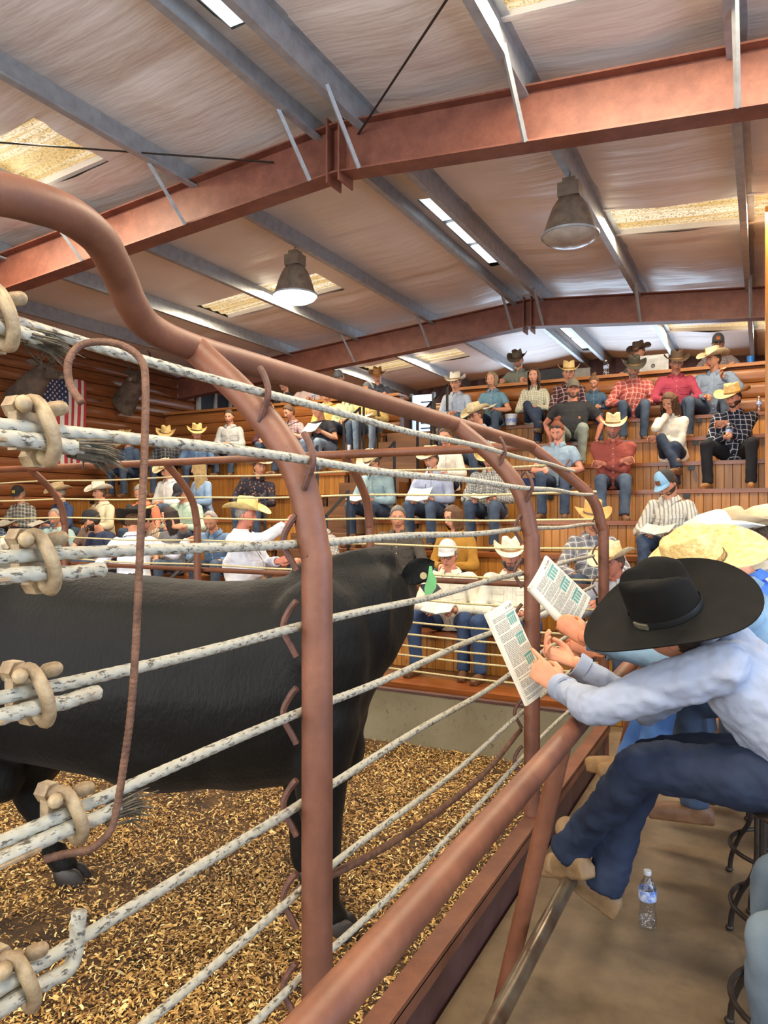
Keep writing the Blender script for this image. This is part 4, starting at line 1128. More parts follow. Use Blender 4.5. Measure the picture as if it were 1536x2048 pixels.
bid(326,1,'man with bowed wide straw hat and tan striped shirt',hat=H(brim=(.195,.225)),shirt=('stripe',(176,156,132),(140,120,98)),arms='readlow',head=(-20,34),yaw=-10,lean=22)
bid(352,1,'woman with dark long hair in grey top touching her hair',fem=True,hairstyle='long',hair=(58,40,32),shirt=('plain',(112,112,116)),short=True,arms=(((-.05,-.27,.23),(.6,-.55,-.2)),((.10,-.14,.60),(-.3,-.2,.9))),head=(-42,8),yaw=0,dy=-.02,skin=(214,160,130))
bid(380,2,'man in dark cap and pale green shirt behind the post',hat=CAP((44,44,48),(190,190,186)),shirt=('plain',(176,196,176)),glasses=True,arms='readlow',head=(-8,22),yaw=10,lean=16,hair=(130,120,110),wide=1.1)
bid(346,3,'man in white straw hat and white shirt behind the rail',hat=H(felt=STRAW2),shirt=('plain',(218,216,210)),arms='lap',head=(-12,16),yaw=4,lean=10)
bid(410,3,'blonde long-haired woman in denim shirt facing left',fem=True,hairstyle='long',hair=(206,170,112),shirt=('denim',(120,146,176),(146,170,196)),arms='lap',head=(-50,2),yaw=-12,skin=(226,172,144),hairlen=.36)
bid(440,1,'balding man in blue denim shirt beside the ring man',shirt=('denim',(92,118,148),(120,144,170)),hair=(190,182,172),recede=.035,arms='knees',head=(6,24),yaw=16,lean=22)
bid(506,3,'man in wide tan hat and black floral shirt tilting his head',hat=H(felt=F_TAN,brim=(.19,.21)),shirt=('floral',(40,36,44),(120,84,60)),arms='knees',head=(36,-6),yaw=26,roll=10,wide=1.1,lean=4)
bid(268,5,'man with bowed straw hat and slate shirt in the upper left corner',hat=H(),shirt=('plain',(86,104,126)),arms='readlow',head=(-4,36),yaw=6,lean=20,book='low')
bid(336,5,'man in straw hat and dark grey plaid shirt by the log corner',hat=H(brim=(.19,.205)),shirt=('plaid',(84,84,84),(60,60,64),(130,130,128)),arms='readlow',head=(8,14),yaw=30,glasses=True)
bid(396,5,'man in tan straw hat and denim blue shirt by the log corner',hat=H(felt=STRAW,band=BANDD,brim=(.19,.205)),shirt=('denim',(84,110,142),(108,134,164)),arms='readlow',head=(8,8),yaw=34)
bid(463,6,'person in light grey jacket and jeans behind the leaning post',hat=None,shirt=('plain',(176,176,174)),arms='lap',head=(0,14),yaw=20,lean=8)
bid(546,6,'man in grey and white cap and maroon hoodie',wide=.9,nofront=True,chest=('TH',.11),hat=CAP((44,48,52),(204,194,170),(44,48,52),(230,230,226)),shirt=('plain',(74,42,52)),arms='readlow',head=(0,26),yaw=22,lean=14,beard=('full',(60,46,38)),beardt=.006)
bid(594,6,'brown-haired man in red check shirt reading a dark magazine',wide=.92,book='up',darkbook=True,shirt=('plaid',(196,176,172),(140,90,92),(92,96,120)),roll_up=.13,nocuff=True,arms='read',head=(-18,18),yaw=-4,lean=16,hair=(96,68,46))
bid(656,6,'white-haired man in black tee reading a catalogue',book='up',shirt=('plain',(46,46,52)),short=True,hair=(214,212,206),arms='read',head=(-20,26),yaw=-6,lean=22,pants=DEN3,wide=1.1)
bid(657,7,'person in mustard yellow shirt on the top row left',shirt=('plain',(206,170,96)),arms='lap',head=(0,10),yaw=16)
bid(698,7,'person in pale sage shirt on the top row left',shirt=('plain',(168,176,140)),arms='lap',head=(0,12),yaw=14,roll_up=.03)
bid(745,7,'man in patched grey cap and khaki shirt at the aisle end',book='low',hat=CAP((90,92,92),(200,204,206),(70,72,74),(206,120,60)),shirt=('plain',(200,170,104)),arms='readlow',head=(0,18),yaw=10,pants=DEN3,lean=14)
# right bank
bid(668,1,'man in white mesh cap and grey plaid shirt writing',hat=CAP((150,156,162),(232,232,230),(150,156,162)),shirt=('plaid',(206,202,194),(140,134,128),(120,112,106)),arms='readlow',head=(-36,26),yaw=-26,lean=20,beard=('full',(80,70,60)),beardt=.006,pants=DEN3,dy=.05)
bid(801,1,'grey-haired man in charcoal work shirt behind the bull',hairstyle='short',hair=(150,142,132),shirt=('plain',(84,78,72)),arms='knees',head=(14,4),yaw=12,lean=8,wide=1.12)
bid(917,1,'woman with brown bob and glasses in mustard jacket',fem=True,hairstyle='bob',hair=(126,88,58),glasses=True,shirt=('plain',(170,124,52)),arms='lap',head=(-24,8),yaw=-6,wide=1.1,skin=(220,164,134),part=.8)
bid(905,0,'man in white cap, glasses and cream shirt reading',book='low',booklabel='thin catalogue in the hands of the white-capped man',hat=CAP((222,222,218),(206,206,204)),glasses=True,shirt=('plain',(228,222,202)),arms='readlow',head=(0,8),yaw=6,lean=10,wide=1.16,belly=1.25,hair=(180,170,160),vox=.012,hvox=.0055,pants=('denim',(44,60,94),(62,80,112)),legs='apart',skin=(214,150,124))
bid(1025,0,'grey-bearded man in white felt hat and white shirt',hat=H(felt=F_WHITE,curl=.085),beard=('full',(104,98,92)),beardt=.016,shirt=('plain',(232,228,210)),arms='readlow',head=(4,2),yaw=10,wide=1.18,belly=1.25,vox=.012,hair=(110,100,92),pants=('denim',(46,64,98),(64,84,116)),skin=(206,142,116),legs='apart')
bid(1184,1,'old man in tan straw hat and grey plaid shirt',hat=H(felt=simple('tan_straw',(226,180,108),.7,0,.14,30,.4,90),band=simple('grey_band',(110,100,90),.6),curl=.05),shirt=('plaid',(150,148,150),(104,104,112),(212,210,206)),arms='knees',head=(6,6),yaw=14,lean=12,vox=.012,hair=(196,190,182))
bid(1243,0,'man in pale open-weave straw hat holding a camera',hat=H(felt=STRAW2),shirt=('plain',(176,180,186)),arms='read',head=(-24,6),yaw=-10,lean=16,vox=.014,hair=(120,100,84),skin=(196,130,108))
bid(759,3,'man in cream hat and denim shirt reading a brown book',book='low',hat=H(felt=F_SIL,band=BANDD,curl=.08),shirt=('denim',(128,152,158),(150,172,176)),arms='readlow',head=(-10,28),yaw=-6,lean=12,glasses=True,wide=1.12)
bid(869,3,'white goateed man in pale blue shirt holding papers',book='up',hat=H(felt=STRAW2),shirt=('plain',(160,168,190)),beard=('goatee',(216,210,202)),arms='readlow',head=(-8,4),yaw=0,lean=6,wide=1.1)
bid(984,3,'man in grey and white plaid shirt writing on his lap',book='lap',hat=H(felt=STRAW),shirt=('plaid',(188,186,178),(112,112,106),(70,70,70)),arms='readlow',head=(-4,16),yaw=4,lean=8,wide=1.12)
bid(896,4,'woman in plain white tee behind the top rail',fem=True,shirt=('plain',(232,224,210)),arms='lap',hairstyle='short',hair=(110,84,62),head=(0,12),yaw=6,pants=DEN2)
bid(966,5,'man in white straw hat and pale striped shirt',hat=H(felt=STRAW2,brim=(.185,.21)),glasses=True,shirt=('stripe',(214,214,216),(160,164,176)),arms='readlow',head=(-22,14),yaw=-14,lean=12,beard=('mus',(196,190,180)))
bid(1119,4,'woman with red hair bun and sunglasses in chambray shirt',fem=True,hairstyle='bun',hair=(158,84,48),shades=True,shirt=('plain',(150,172,188)),short=True,collar=True,arms='readlow',head=(-4,24),yaw=4,lean=12,wide=1.14,skin=(222,158,132),vox=.013)
bid(1226,4,'bearded man in straw hat and rust shirt, arms crossed',hat=H(felt=STRAW2,band=BANDT),shirt=('plain',(150,76,66)),beard=('full',(150,140,130)),arms='crossed',head=(4,6),yaw=10,wide=1.16,belly=1.2,legs='out',vox=.013,hair=(120,100,84),skin=(190,124,100))
bid(1347,5,'woman with wavy brown hair and cream blouse, hand at face',fem=True,hairstyle='wavy',hair=(122,84,54),shirt=('plain',(232,222,200)),loose=1.1,arms='chin',head=(-12,26),yaw=-8,lean=14,pants=DEN2,legs='cross',vox=.013,part=.7)
bid(1472,5,'man in straw hat and navy plaid shirt with a bottle',hat=H(felt=STRAW,brim=(.195,.22),curl=.06),shirt=('plaid',(50,56,74),(28,30,40),(196,196,198)),arms='bottle',head=(-18,6),yaw=-8,lean=14,pants=BLK,legs='apart',wide=1.1,vox=.013,hair=(70,54,44),beard=('full',(90,72,60)),beardt=.002,boots=(168,120,72))
bid(1146,6,'man in camouflage cap and black tee leaning back',patch=True,hat=CAP((112,106,92),(150,144,130),(112,106,92)),shirt=('plain',(52,52,54)),short=True,beard=('full',(120,108,96)),beardt=.006,arms='back',head=(6,2),yaw=10,lean=-4,wide=1.2,belly=1.15,pants=('plain',(140,150,140)),skin=(206,138,112),vox=.014)
bid(915,7,'mustached man in white hat and pale blue shirt on top row',hat=H(felt=F_WHITE),glasses=True,shirt=('plain',(176,186,200)),beard=('mus',(206,200,192)),arms='lap',head=(0,4),yaw=6,book=None)
bid(988,7,'grey-blonde woman in teal denim blouse on top row',fem=True,hairstyle='bob',hairlen=.09,hair=(190,166,130),shirt=('plain',(104,138,154)),short=True,collar=True,arms='readlow',head=(-8,2),yaw=4,part=.9,book='low')
bid(1071,7,'woman with long brown hair and pale plaid shirt, legs crossed',fem=True,hairstyle='long',hair=(96,66,48),shirt=('plaid',(222,214,188),(168,164,138),(120,130,120)),arms='lap',head=(0,2),yaw=4,legs='cross',hairlen=.34,pants=DEN2,boots=(92,76,64))
bid(1139,7,'man in straw hat and dark red plaid on top row',hat=H(),shirt=('plaid',(92,54,58),(60,36,42),(180,170,164)),arms='lap',head=(8,4),yaw=8)
bid(1189,7,'girl with hair up in denim jacket looking down',fem=True,hairstyle='bun',hair=(150,108,72),shirt=('denim',(60,84,106),(84,108,128)),arms='readlow',head=(-6,30),yaw=6,s=.78,foot=-.44)
bid(1266,7,'grey-bearded man in black hat and red plaid shirt',hat=H(felt=simple('dark_felt',(66,60,50),.8,0,.12,7),brim=(.185,.205)),shirt=('plaid',(196,108,96),(160,70,66),(224,178,164)),beard=('full',(176,170,160)),beardt=.014,arms='knees',head=(6,14),yaw=10,lean=20,wide=1.1,curl=.8)
bid(1351,7,'man in dark brown hat and crimson shirt',hat=H(felt=F_BROWN,brim=(.185,.205)),shirt=('plain',(158,62,80)),arms='knees',head=(6,8),yaw=10,lean=10,wide=1.08,glasses=True)
bid(1432,7,'man in cream hat and grey-blue shirt raising a hand',hat=H(felt=F_SIL,brim=(.19,.215)),shirt=('plain',(122,136,156)),arms='wave',head=(-30,2),yaw=-12,lean=8,wide=1.12,belly=1.15,legs='apart')
bid(1347,2,'man in pale blue mesh cap and striped shirt looking down',hat=CAP((138,182,214),(60,56,54),(138,182,214),(120,72,44)),shirt=('stripe',(204,200,188),(150,146,138)),arms='readlow',book='low',head=(-20,34),yaw=-12,lean=14,beard=('full',(80,66,54)),beardt=.005,vox=.012,pants=DEN,hvox=.0055)
bid(-6,1,'man in white cap at the far left edge',hat=CAP((226,222,216)),shirt=('plaid',(80,92,110),(50,60,76),(150,156,160)),arms='knees',head=(0,18),yaw=16,lean=16)
bid(60,0,'man in white hat with dark band at the lower left',hat=H(felt=F_WHITE,band=BANDD),shirt=('plain',(120,130,140)),arms='knees',head=(0,30),yaw=10,lean=24)
# booth people behind the parapet
GP='auction staff in the booth'
def booth(px,label,Y=11.55,**P):
    P['loc']=(rowX(px,Y),Y,3.47); P['label']=label; P['group']=GP; P.setdefault('arms','desk'); P.setdefault('vox',.017); P.setdefault('foot',-.45); person(P); CROWD.append(P)
booth(1040,'man in dark hat and grey-green shirt behind the parapet',hat=H(felt=F_GREYBR,band=BANDD),shirt=('plain',(124,126,114)),beard=('full',(150,140,130)),beardt=.004,head=(0,22),yaw=0)
booth(1284,'person in brown hat behind the laptop in the booth',hat=H(felt=F_BROWN),shirt=('plain',(90,90,96)),head=(-20,10),yaw=-10,Y=11.85)
booth(1436,'man in patched cap and check shirt in the booth',hat=CAP((92,96,98),(120,122,124),(80,82,84),(214,120,56)),shirt=('plaid',(180,170,166),(130,110,112),(90,90,104)),head=(0,10),yaw=4,glasses=True,Y=11.8)
booth(575,'woman with dark tied hair reading behind the left parapet',fem=True,hairstyle='bun',hair=(34,28,28),shirt=('plain',(60,60,66)),head=(-10,30),yaw=0,glasses=True,s=.95)
booth(618,'person in pale pink shirt leaning on the left parapet',hairstyle='short',shirt=('plain',(214,190,184)),short=True,head=(0,24),yaw=10,lean=18)
booth(684,'man in grey cap behind the left parapet',hat=CAP((110,112,116)),shirt=('plain',(150,150,150)),head=(0,10),yaw=4)
booth(757,'man in brown hat and dark jacket at the left parapet end',hat=H(felt=simple('caramel_felt',(150,104,58),.8,0,.12,7),brim=(.19,.21)),shirt=('plain',(70,74,84)),head=(0,14),yaw=20,Y=11.7)
# standing ring men in the aisle behind the far fence
def stander(px,d,label,**P):
    w0=W(px,1028,d); P['loc']=(w0[0],w0[1],.12+.84); P['label']=label; P['legs']='stand'; P['stand']=True; P.setdefault('vox',.012); person(P); CROWD.append(P)
stander(482,6.75,'ring man in straw hat and white shirt pointing right',group='ring men in the aisle',hat=H(felt=simple('yellow_straw',(240,222,160),.7,0,.1,30,.4,90,c2=(222,198,124)),band=simple('straw_band',(206,178,110),.7),brim=(.20,.225),curl=.06),shirt=('plain',(222,226,236)),pants=BLK,hair=(186,180,172),beard=('mus',(200,194,186)),wide=1.25,belly=1.55,yaw=108,head=(-4,2),arms=(((-.10,-.46,.64),(.1,-.70,.70)),((.05,-.34,.30),(0,-1,.3))),curl=.7,hvox=.0055,skin=(214,140,118),lean=2)
stander(268,7.0,'person in big black hat and white shirt seen from behind',group='ring men in the aisle',fem=False,s=.94,hat=H(felt=F_BLACK,band=simple('black_band',(30,30,30),.6),brim=(.205,.23),curl=.06),shirt=('plain',(224,228,238)),pants=BLK,hair=(120,84,56),yaw=-132,head=(0,14),lean=14,arms=(((-.55,-.20,.50),(-1,-.2,.2)),((.16,-.25,.25),(-.2,-1,0))))
# ------------------------------------------------------------------ the bull
def CW(a,d,z): return np.array((a*CS-d*SN, a*SN+d*CS, z))
def hide_mat():
    b=NB('black_hide'); co=b.co()
    n1=b.noise(co,2.2,4,.6,.3,.7); st=b.noise(b.co('Object',(34,34,12)),2.0,4,.65,.25,.75)
    b.col(b.mix(n1,lin((10,10,9)),lin((19,18,16)))); b.bump(b.mth('ADD',st,b.mth('MULTIPLY',n1,.6)),.35,.010)
    b.b.inputs['Sheen Weight'].default_value=.03; b.b.inputs['Sheen Roughness'].default_value=.5
    return b.set(.55,0,.2)
HIDE=hide_mat()
bd0=3.18; ORI=CW(-.9,bd0,0); 
def BL(a,d,z): return CW(a,d,z)-ORI
bull=empty('bull',tuple(ORI)); tag(bull,'black bull standing side-on in the sale ring','bull')
mb=MB()
secs=[(-2.22,1.28,1.02,.10),(-2.14,1.40,.88,.21),(-1.98,1.465,.74,.29),(-1.75,1.485,.66,.32),(-1.5,1.475,.61,.335),(-1.2,1.445,.56,.365),(-.9,1.415,.525,.385),(-.62,1.405,.505,.375),(-.40,1.43,.53,.35),(-.22,1.475,.60,.32),(-.11,1.49,.74,.25),(-.04,1.48,.92,.19),(.03,1.46,1.06,.14)]
G=[[BL(a_,bd0+hw*math.sin(t)*(1 if math.cos(t)<.2 else .96),(zt_+zb_)/2+(zt_-zb_)/2*math.cos(t)) for t in np.linspace(0,2*PI,29)[:-1]] for a_,zt_,zb_,hw in secs]
mb.grid(G,wrap=True); mb.add(G[0],[tuple(range(28))]); mb.add(G[-1],[tuple(reversed(range(28)))])
# shoulder, haunch, brisket masses
fr_=lambda: np.column_stack([nrm(CW(1,0,0)),nrm(CW(0,1,0)),(0,0,1)])
def lump(a,d,z,r): mb.ball(BL(a,d,z),r,16,rot=fr_())
for sd in (-1,1):
    lump(-.27,bd0+sd*.20,1.12,(.22,.15,.33)); lump(-1.78,bd0+sd*.18,1.12,(.33,.165,.36)); lump(-.30,bd0+sd*.15,.80,(.16,.12,.20))
lump(-.20,bd0,.68,(.12,.14,.16)); lump(-.19,bd0,.88,(.13,.17,.20)); lump(-.9,bd0-.06,.80,(.45,.30,.28))
# neck with crest, turning away from the viewer
NK=[BL(-.20,bd0,1.20),BL(-.09,bd0+.03,1.25),BL(-.01,bd0+.12,1.31),BL(.02,bd0+.26,1.33)]
mb.tube(NK,[.29,.255,.20,.165],20,ell=[.80,.74,.72,.72],up=(0,0,1))
mb.capsule([BL(-.35,bd0,1.43),BL(-.08,bd0+.02,1.49),BL(.0,bd0+.10,1.495),BL(.02,bd0+.2,1.47)],[.06,.07,.065,.05],12)
# head pointing away
mb.capsule([BL(.03,bd0+.26,1.345),BL(.045,bd0+.42,1.28),BL(.05,bd0+.62,1.10)],[.125,.115,.075],16,ell=[1.05,1.0,1.0])
mb.ball(BL(.03,bd0+.24,1.435),(.07,.07,.05),12)
def leg(pts,r): mb.capsule(spline([BL(*p) for p in pts],4),np.interp(np.linspace(0,1,4*(len(pts)-1)+1),np.linspace(0,1,len(r)),r),14)
# hind legs: far one in view, near one behind the frame edge
leg([(-1.72,bd0+.18,1.0),(-1.56,bd0+.19,.72),(-1.64,bd0+.18,.46),(-1.56,bd0+.17,.26),(-1.52,bd0+.17,.13),(-1.47,bd0+.17,.07)],[.24,.17,.092,.062,.058,.06])
leg([(-1.85,bd0-.18,1.0),(-1.86,bd0-.18,.72),(-2.04,bd0-.18,.48),(-2.02,bd0-.17,.26),(-1.99,bd0-.17,.13),(-1.95,bd0-.17,.07)],[.24,.17,.092,.062,.058,.06])
# fore legs
leg([(-.32,bd0+.17,.85),(-.36,bd0+.17,.60),(-.385,bd0+.17,.42),(-.385,bd0+.17,.25),(-.38,bd0+.17,.12),(-.35,bd0+.17,.07)],[.15,.115,.082,.058,.056,.058])
leg([(-.24,bd0-.19,.85),(-.26,bd0-.20,.60),(-.25,bd0-.22,.42),(-.235,bd0-.24,.25),(-.23,bd0-.25,.12),(-.20,bd0-.25,.07)],[.15,.115,.082,.058,.056,.058])
# scrotum and sheath
mb.capsule([BL(-1.66,bd0-.02,.66),BL(-1.665,bd0-.02,.52)],[.075,.085],12); mb.capsule([BL(-1.15,bd0,.60),BL(-.95,bd0,.52)],[.06,.05],10)
me=remesh(mb,.019,7,[(.35,.018),(.12,.006)]); me.materials.append(HIDE); me.name='bull_body'; link('body',me,bull)
HOOF=simple('hoof',(48,40,34),.5,0,.3,20)
for a,d in ((-1.445,bd0+.17),(-1.925,bd0-.17),(-.325,bd0+.17),(-.175,bd0-.25)):
    for sd in (-1,1):
        m_=MB(); R3=fr_(); c=BL(a,d+sd*.032,0)
        m_.grid([[c+R3@np.array((x*k_+o_,y*k_,z)) for x,y in [(.075*math.cos(t)*(1.15 if math.cos(t)>0 else .8),.030*math.sin(t)) for t in np.linspace(0,2*PI,17)[:-1]]] for z,k_,o_ in ((.002,1.0,.0),(.03,.95,-.008),(.062,.85,-.02),(.075,.6,-.02),(.078,.05,-.02))],wrap=True)
        m_.obj('hoof',HOOF,bull)
m_=MB(); tl=spline([BL(-2.2,bd0,1.30),BL(-2.27,bd0,1.1),BL(-2.26,bd0,.75),BL(-2.25,bd0,.5)],5); m_.capsule(tl,np.linspace(.035,.02,len(tl)),8); m_.capsule([BL(-2.25,bd0,.52),BL(-2.25,bd0,.40),BL(-2.24,bd0,.26)],[.03,.045,.02],10); m_.obj('tail',HIDE,bull)
# ear towards the right with tags
def earpt(u,v,w=0):
    base=BL(.115,bd0+.16,1.415); ax=nrm(CW(.86,-.10,.50)); wd_=nrm(CW(-.45,.0,.86)); nn=np.cross(ax,wd_)
    return base+ax*u+wd_*v+nn*w
G=[]
for u in np.linspace(0,1,12):
    wv=.058*math.sin(PI*min(1,u*.86+.10))**.8*(1 if u<.97 else .3); row=[]
    for t in np.linspace(0,2*PI,17)[:-1]: row.append(earpt(u*.165-.03,wv*math.cos(t),.016*math.sin(t)+.02*math.cos(t)**2))
    G.append(row)
eo=MB().grid(G,wrap=True).obj('ear',HIDE,bull)
camdir=-nrm(CW(.1,3.4,0)); R=frame(camdir,(0,0,1))
tg=simple('green_tag',(118,196,120),.45); tg2=simple('grey_tag',(92,84,78),.5); tb=simple('tan_button',(176,160,112),.5)
def plate(poly,c,tilt,th,mat,nm,cdir=camdir):
    right=nrm(np.cross((0,0,1),cdir)); up=np.array((0,0,1.)); R3=np.column_stack([right,up,np.cross(right,up)])@rotz(tilt)
    mbp=MB(); n=len(poly); V=[R3@np.array((x,y,s*th/2))+c for s in (-1,1) for x,y in poly]
    mbp.add(V,[tuple(range(n-1,-1,-1)),tuple(range(n,2*n))]+[(i,(i+1)%n,n+(i+1)%n,n+i) for i in range(n)]); mbp.obj(nm,mat,bull,smooth=False)
tc=W(861,1136,3.2)-ORI
plate([(-.006,.008),(.006,.008),(.012,-.02),(.030,-.05),(.030,-.085),(.004,-.128),(-.016,-.132),(-.022,-.09),(-.012,-.05),(-.008,-.02)],tc,-.06,.004,tg,'ear_tag')
plate([(-.05,-.075),(.03,-.07),(.055,-.10),(-.012,-.135)],W(857,1136,3.39)-ORI,.05,.004,tg2,'ear_tag')
MB().lathe([(0,.004),(.014,.004),(.016,0),(.016,-.004)],W(847,1152,3.18)-ORI,16,axis=frame(camdir)).obj('ear_button',tb,bull)
m_=MB()
for px,py in ((415,1184),(440,1190),(455,1180),(470,1188),(490,1176),(500,1170),(540,1178),(338,1186)): m_.ball(W(px,py,2.93)-ORI,(.008,.004,.003),6)
# ------------------------------------------------------------------ men on the lean rail
GR='bidders leaning on the rail'
def wl_(p,loc): return (-(p[1]-loc[1]), p[0]-loc[0], p[2]-loc[2])      # world -> local for yaw -90
loc1=(.17,2.36,.88); L1=lambda px,py,d: wl_(W(px,py,d),loc1)
SHIRT1=('plain',(152,160,178)); 
def hat_black():
    return ('cowboy_hat',cowboy_hat('cat',simple('black_felt_hat',(28,26,23),.9,0,.12,6,.1,120,c2=(19,18,17),spec=.15),simple('black_ribbon',(26,26,26),.5),brim=(.215,.25),curl=.035,crown=.14))
P1=dict(loc=loc1,yaw=-90,label='man in wide black felt hat and pale blue shirt leaning on the rail',group=GR,hat=hat_black(),shirt=SHIRT1,pants=('denim',(28,36,54),(44,54,76)),lean=40.5,
  hd=L1(1347,1250,2.12),head=(-2,4),hroll=32,hattilt=0,hair=(70,54,44),wide=1.08,vox=.0085,hvox=.0042,disp=[(.16,.03),(.06,.020),(.028,.007)],bones=(.36,.27,.49,.45),
  arms=((L1(1152,1328,2.50),nrm(np.array(L1(1062,1290,2.52))-np.array(L1(1152,1328,2.5))),(-.3,.3,-1),(.25,.1,.6)),
        (L1(1120,1374,2.36),nrm(np.array(L1(1022,1290,2.50))-np.array(L1(1118,1372,2.37))),(.4,.2,-1),wl_(CW(.25,1,-.25)+np.array((*loc1[:2],loc1[2])),loc1))),
  el=(None,wl_((-.435,2.19,1.128),loc1)),curls=((.55,.6,.6,.65,.25),(.12,.45,.65,.75,.3)),
  legs=(L1(1212,1762,2.42),wl_((-.578,2.46,.57),loc1)),footdir=(wl_(np.array((-.85,.05,.40))+np.array(loc1),loc1),wl_(np.array((-.24,.20,-.13))+np.array(loc1),loc1)),boots=(146,116,80),skin=(206,144,110),roll_up=.012,nofront=True,pdisp=[(.14,.03),(.055,.020),(.025,.005)])
person(P1)
# silver buckle flecks on the black hat band
hb=[c for c in P1['_root'].children if c.name.startswith('cowboy_hat')][0]
sil=simple('silver_buckle',(206,196,170),.3,.8,.2,60); bk=MB()
for i_,a_ in enumerate((.86,1.0,1.14)):
    bk.box((-.010,-.003,-.008),(.010,.003,.008),rot=rotz(a_),at=(.0860*math.sin(a_),-.1055*math.cos(a_),.011))
bo=bk.obj('band_buckle',sil,P1['_root'],smooth=False); bo.location=hb.location; bo.rotation_euler=hb.rotation_euler; bo.scale=hb.scale

def sale_catalog(label,top,w_ax,l_ax,w_,l_,head_txt='Lots 1-89',fold=True):
    """folded catalogue: thick page block with printed face"""
    w_ax=nrm(w_ax); l_ax=nrm(l_ax-w_ax*np.dot(l_ax,w_ax)); nn=np.cross(w_ax,-l_ax)
    if nn.dot(camo.location-Vector(top))<0: nn=-nn
    e=empty('sale_catalogue',tuple(top)); R3=np.column_stack([w_ax,-l_ax,np.cross(w_ax,-l_ax)]); e.matrix_world=Matrix.Translation(Vector(top))@Matrix(R3.tolist()).to_4x4(); tag(e,label,'catalogue')
    ink=simple('print_ink',(118,114,106),.6); teal=simple('teal_ink',(112,170,158),.6); pap=simple('book_page',(230,224,206),.6,0,.05,9)
    G=[[(x,-y,.012*math.sin(PI*min(1,(x/w_+.5)))*.6-.05*(y/l_)**3*0) for x in np.linspace(-w_/2,w_/2,9)] for y in np.linspace(0,l_,9)]
    top_=np.array(G); bot=top_-np.array((0,0,.012)); mbp=MB()
    mbp.grid(top_[:,::-1]).grid(bot)
    for a_,b_ in ((top_[0],bot[0]),(bot[-1],top_[-1]),(bot[:,0],top_[:,0]),(top_[:,-1],bot[:,-1])): mbp.grid([a_,b_])
    mbp.obj('page_block',pap,e,angle=.6)
    def zf(x): return .012*math.sin(PI*min(1,(x/w_+.5)))*.6+.0012
    mk=MB(); mt=MB()
    def bar(m,x0,x1,y,h):
        m.add([(x0,-y,zf(x0)),(x1,-y,zf(x1)),(x1,-y-h,zf(x1)),(x0,-y-h,zf(x0))],[(3,2,1,0)])
    y=.030; rs=random.Random(len(label))
    blk=[.038,.112,.186]
    while y<l_-.015:
        x1=w_*.44
        if any(b0-.004<y<b0+.046 for b0 in blk): x1=w_*.02
        x=-w_*.43
        while x<x1:
            L_=rs.uniform(.006,.022); bar(mk,x,min(x+L_,x1+.004),y,.0016); x+=L_+.003
        y+=.0052 if rs.random()>.15 else .010
    for b0 in blk:
        if b0+.04>l_: continue
        bar(mt,w_*.06,w_*.43,b0,.010)
        for j in range(4): bar(mt,w_*.08+j*w_*.088,w_*.08+j*w_*.088+w_*.055,b0+.012,.026)
    mk.obj('print_lines',ink,e,smooth=False); mt.obj('data_tables',teal,e,smooth=False)
    cu=bpy.data.curves.new('lot_heading','FONT'); cu.body=head_txt; cu.size=.015; cu.align_x='RIGHT'; cu.materials.append(ink); cu.extrude=.0002
    t=text_obj('lot_heading',cu,e); t.location=(w_*.42,-.020,zf(w_*.3)+.001)
    return e
def mirror_fix(): pass
wv=np.array((.62*CS-.70*SN,.62*SN+.70*CS,.22)); lv=np.array((.26*CS+.22*SN,.26*SN-.22*CS,-.94))
sale_catalog('folded sale catalogue in the hands of the black-hatted man',W(997,1213,2.52),wv,lv,.155,.335)
loc2=(.10,2.98,.88); L2=lambda px,py,d: wl_(W(px,py,d),loc2)
P2=dict(loc=loc2,yaw=-90,label='man in woven straw hat and blue denim shirt reading beside the black-hatted man',group=GR,hat=('cowboy_hat',cowboy_hat('cat',simple('woven_straw',(238,212,150),.7,0,.14,40,.7,60,c2=(206,172,104)),simple('woven_vent_band',(196,160,96),.8,0,.3,70,.8,70,c2=(110,80,44)),brim=(.215,.24),curl=.05,crown=.125)),
  shirt=('denim',(112,140,162),(140,166,184)),pants=('denim',(58,92,146),(84,118,168)),lean=24,hd=L2(1412,1150,2.62),head=(4,22),hroll=24,hattilt=12,vox=.011,hvox=.005,bones=(.31,.28,.43,.43),hair=(120,100,84),disp=[(.12,.022),(.05,.010)],
  arms=((L2(1200,1300,2.9),nrm((.1,-1,.3)),(-.3,.3,-1)),(L2(1168,1275,2.72),nrm(np.array(L2(1110,1225,2.80))-np.array(L2(1168,1275,2.72))),(.5,.1,-1),wl_(CW(.2,1,-.3)+np.array(loc2),loc2))),curls=(.5,(.8,.85,.9,.9,.3)),
  legs=(L2(1265,1515,2.95),L2(1300,1520,2.8)),skin=(196,126,92),boots=(150,112,66))
person(P2)
wv=np.array((.80*CS-.45*SN,.80*SN+.45*CS,-.62)); lv=np.array((-.42*CS+.25*SN,-.42*SN-.25*CS,-.62))
c0=W(1091,1116,2.9); c1=W(1193,1208,2.98); c2=W(1061,1170,2.84)
sale_catalog('sale catalogue with a rolled spine held by the woven-straw-hatted man',(c0+c2)/2,c0-c2,c1-c0,.165,.27,'Lots 2-89')
o=MB().tube([c2+np.array((0,0,-.01)),W(1116,1236,2.86)],[.016,.016],14,cap=False).obj('rolled_catalogue_spine',PAPER); tag(o,'rolled pages curling at the spine of the held catalogue','catalogue')
def railman(px,Y,X,label,**P):
    P.update(loc=(X,Y,.88),yaw=-90,label=label,group=GR); P.setdefault('vox',.014); P.setdefault('foot',-.50); P.setdefault('arms',(((-.12,-.42,.22),(.3,-.9,.1)),((.12,-.42,.22),(-.3,-.9,.1)))); person(P)
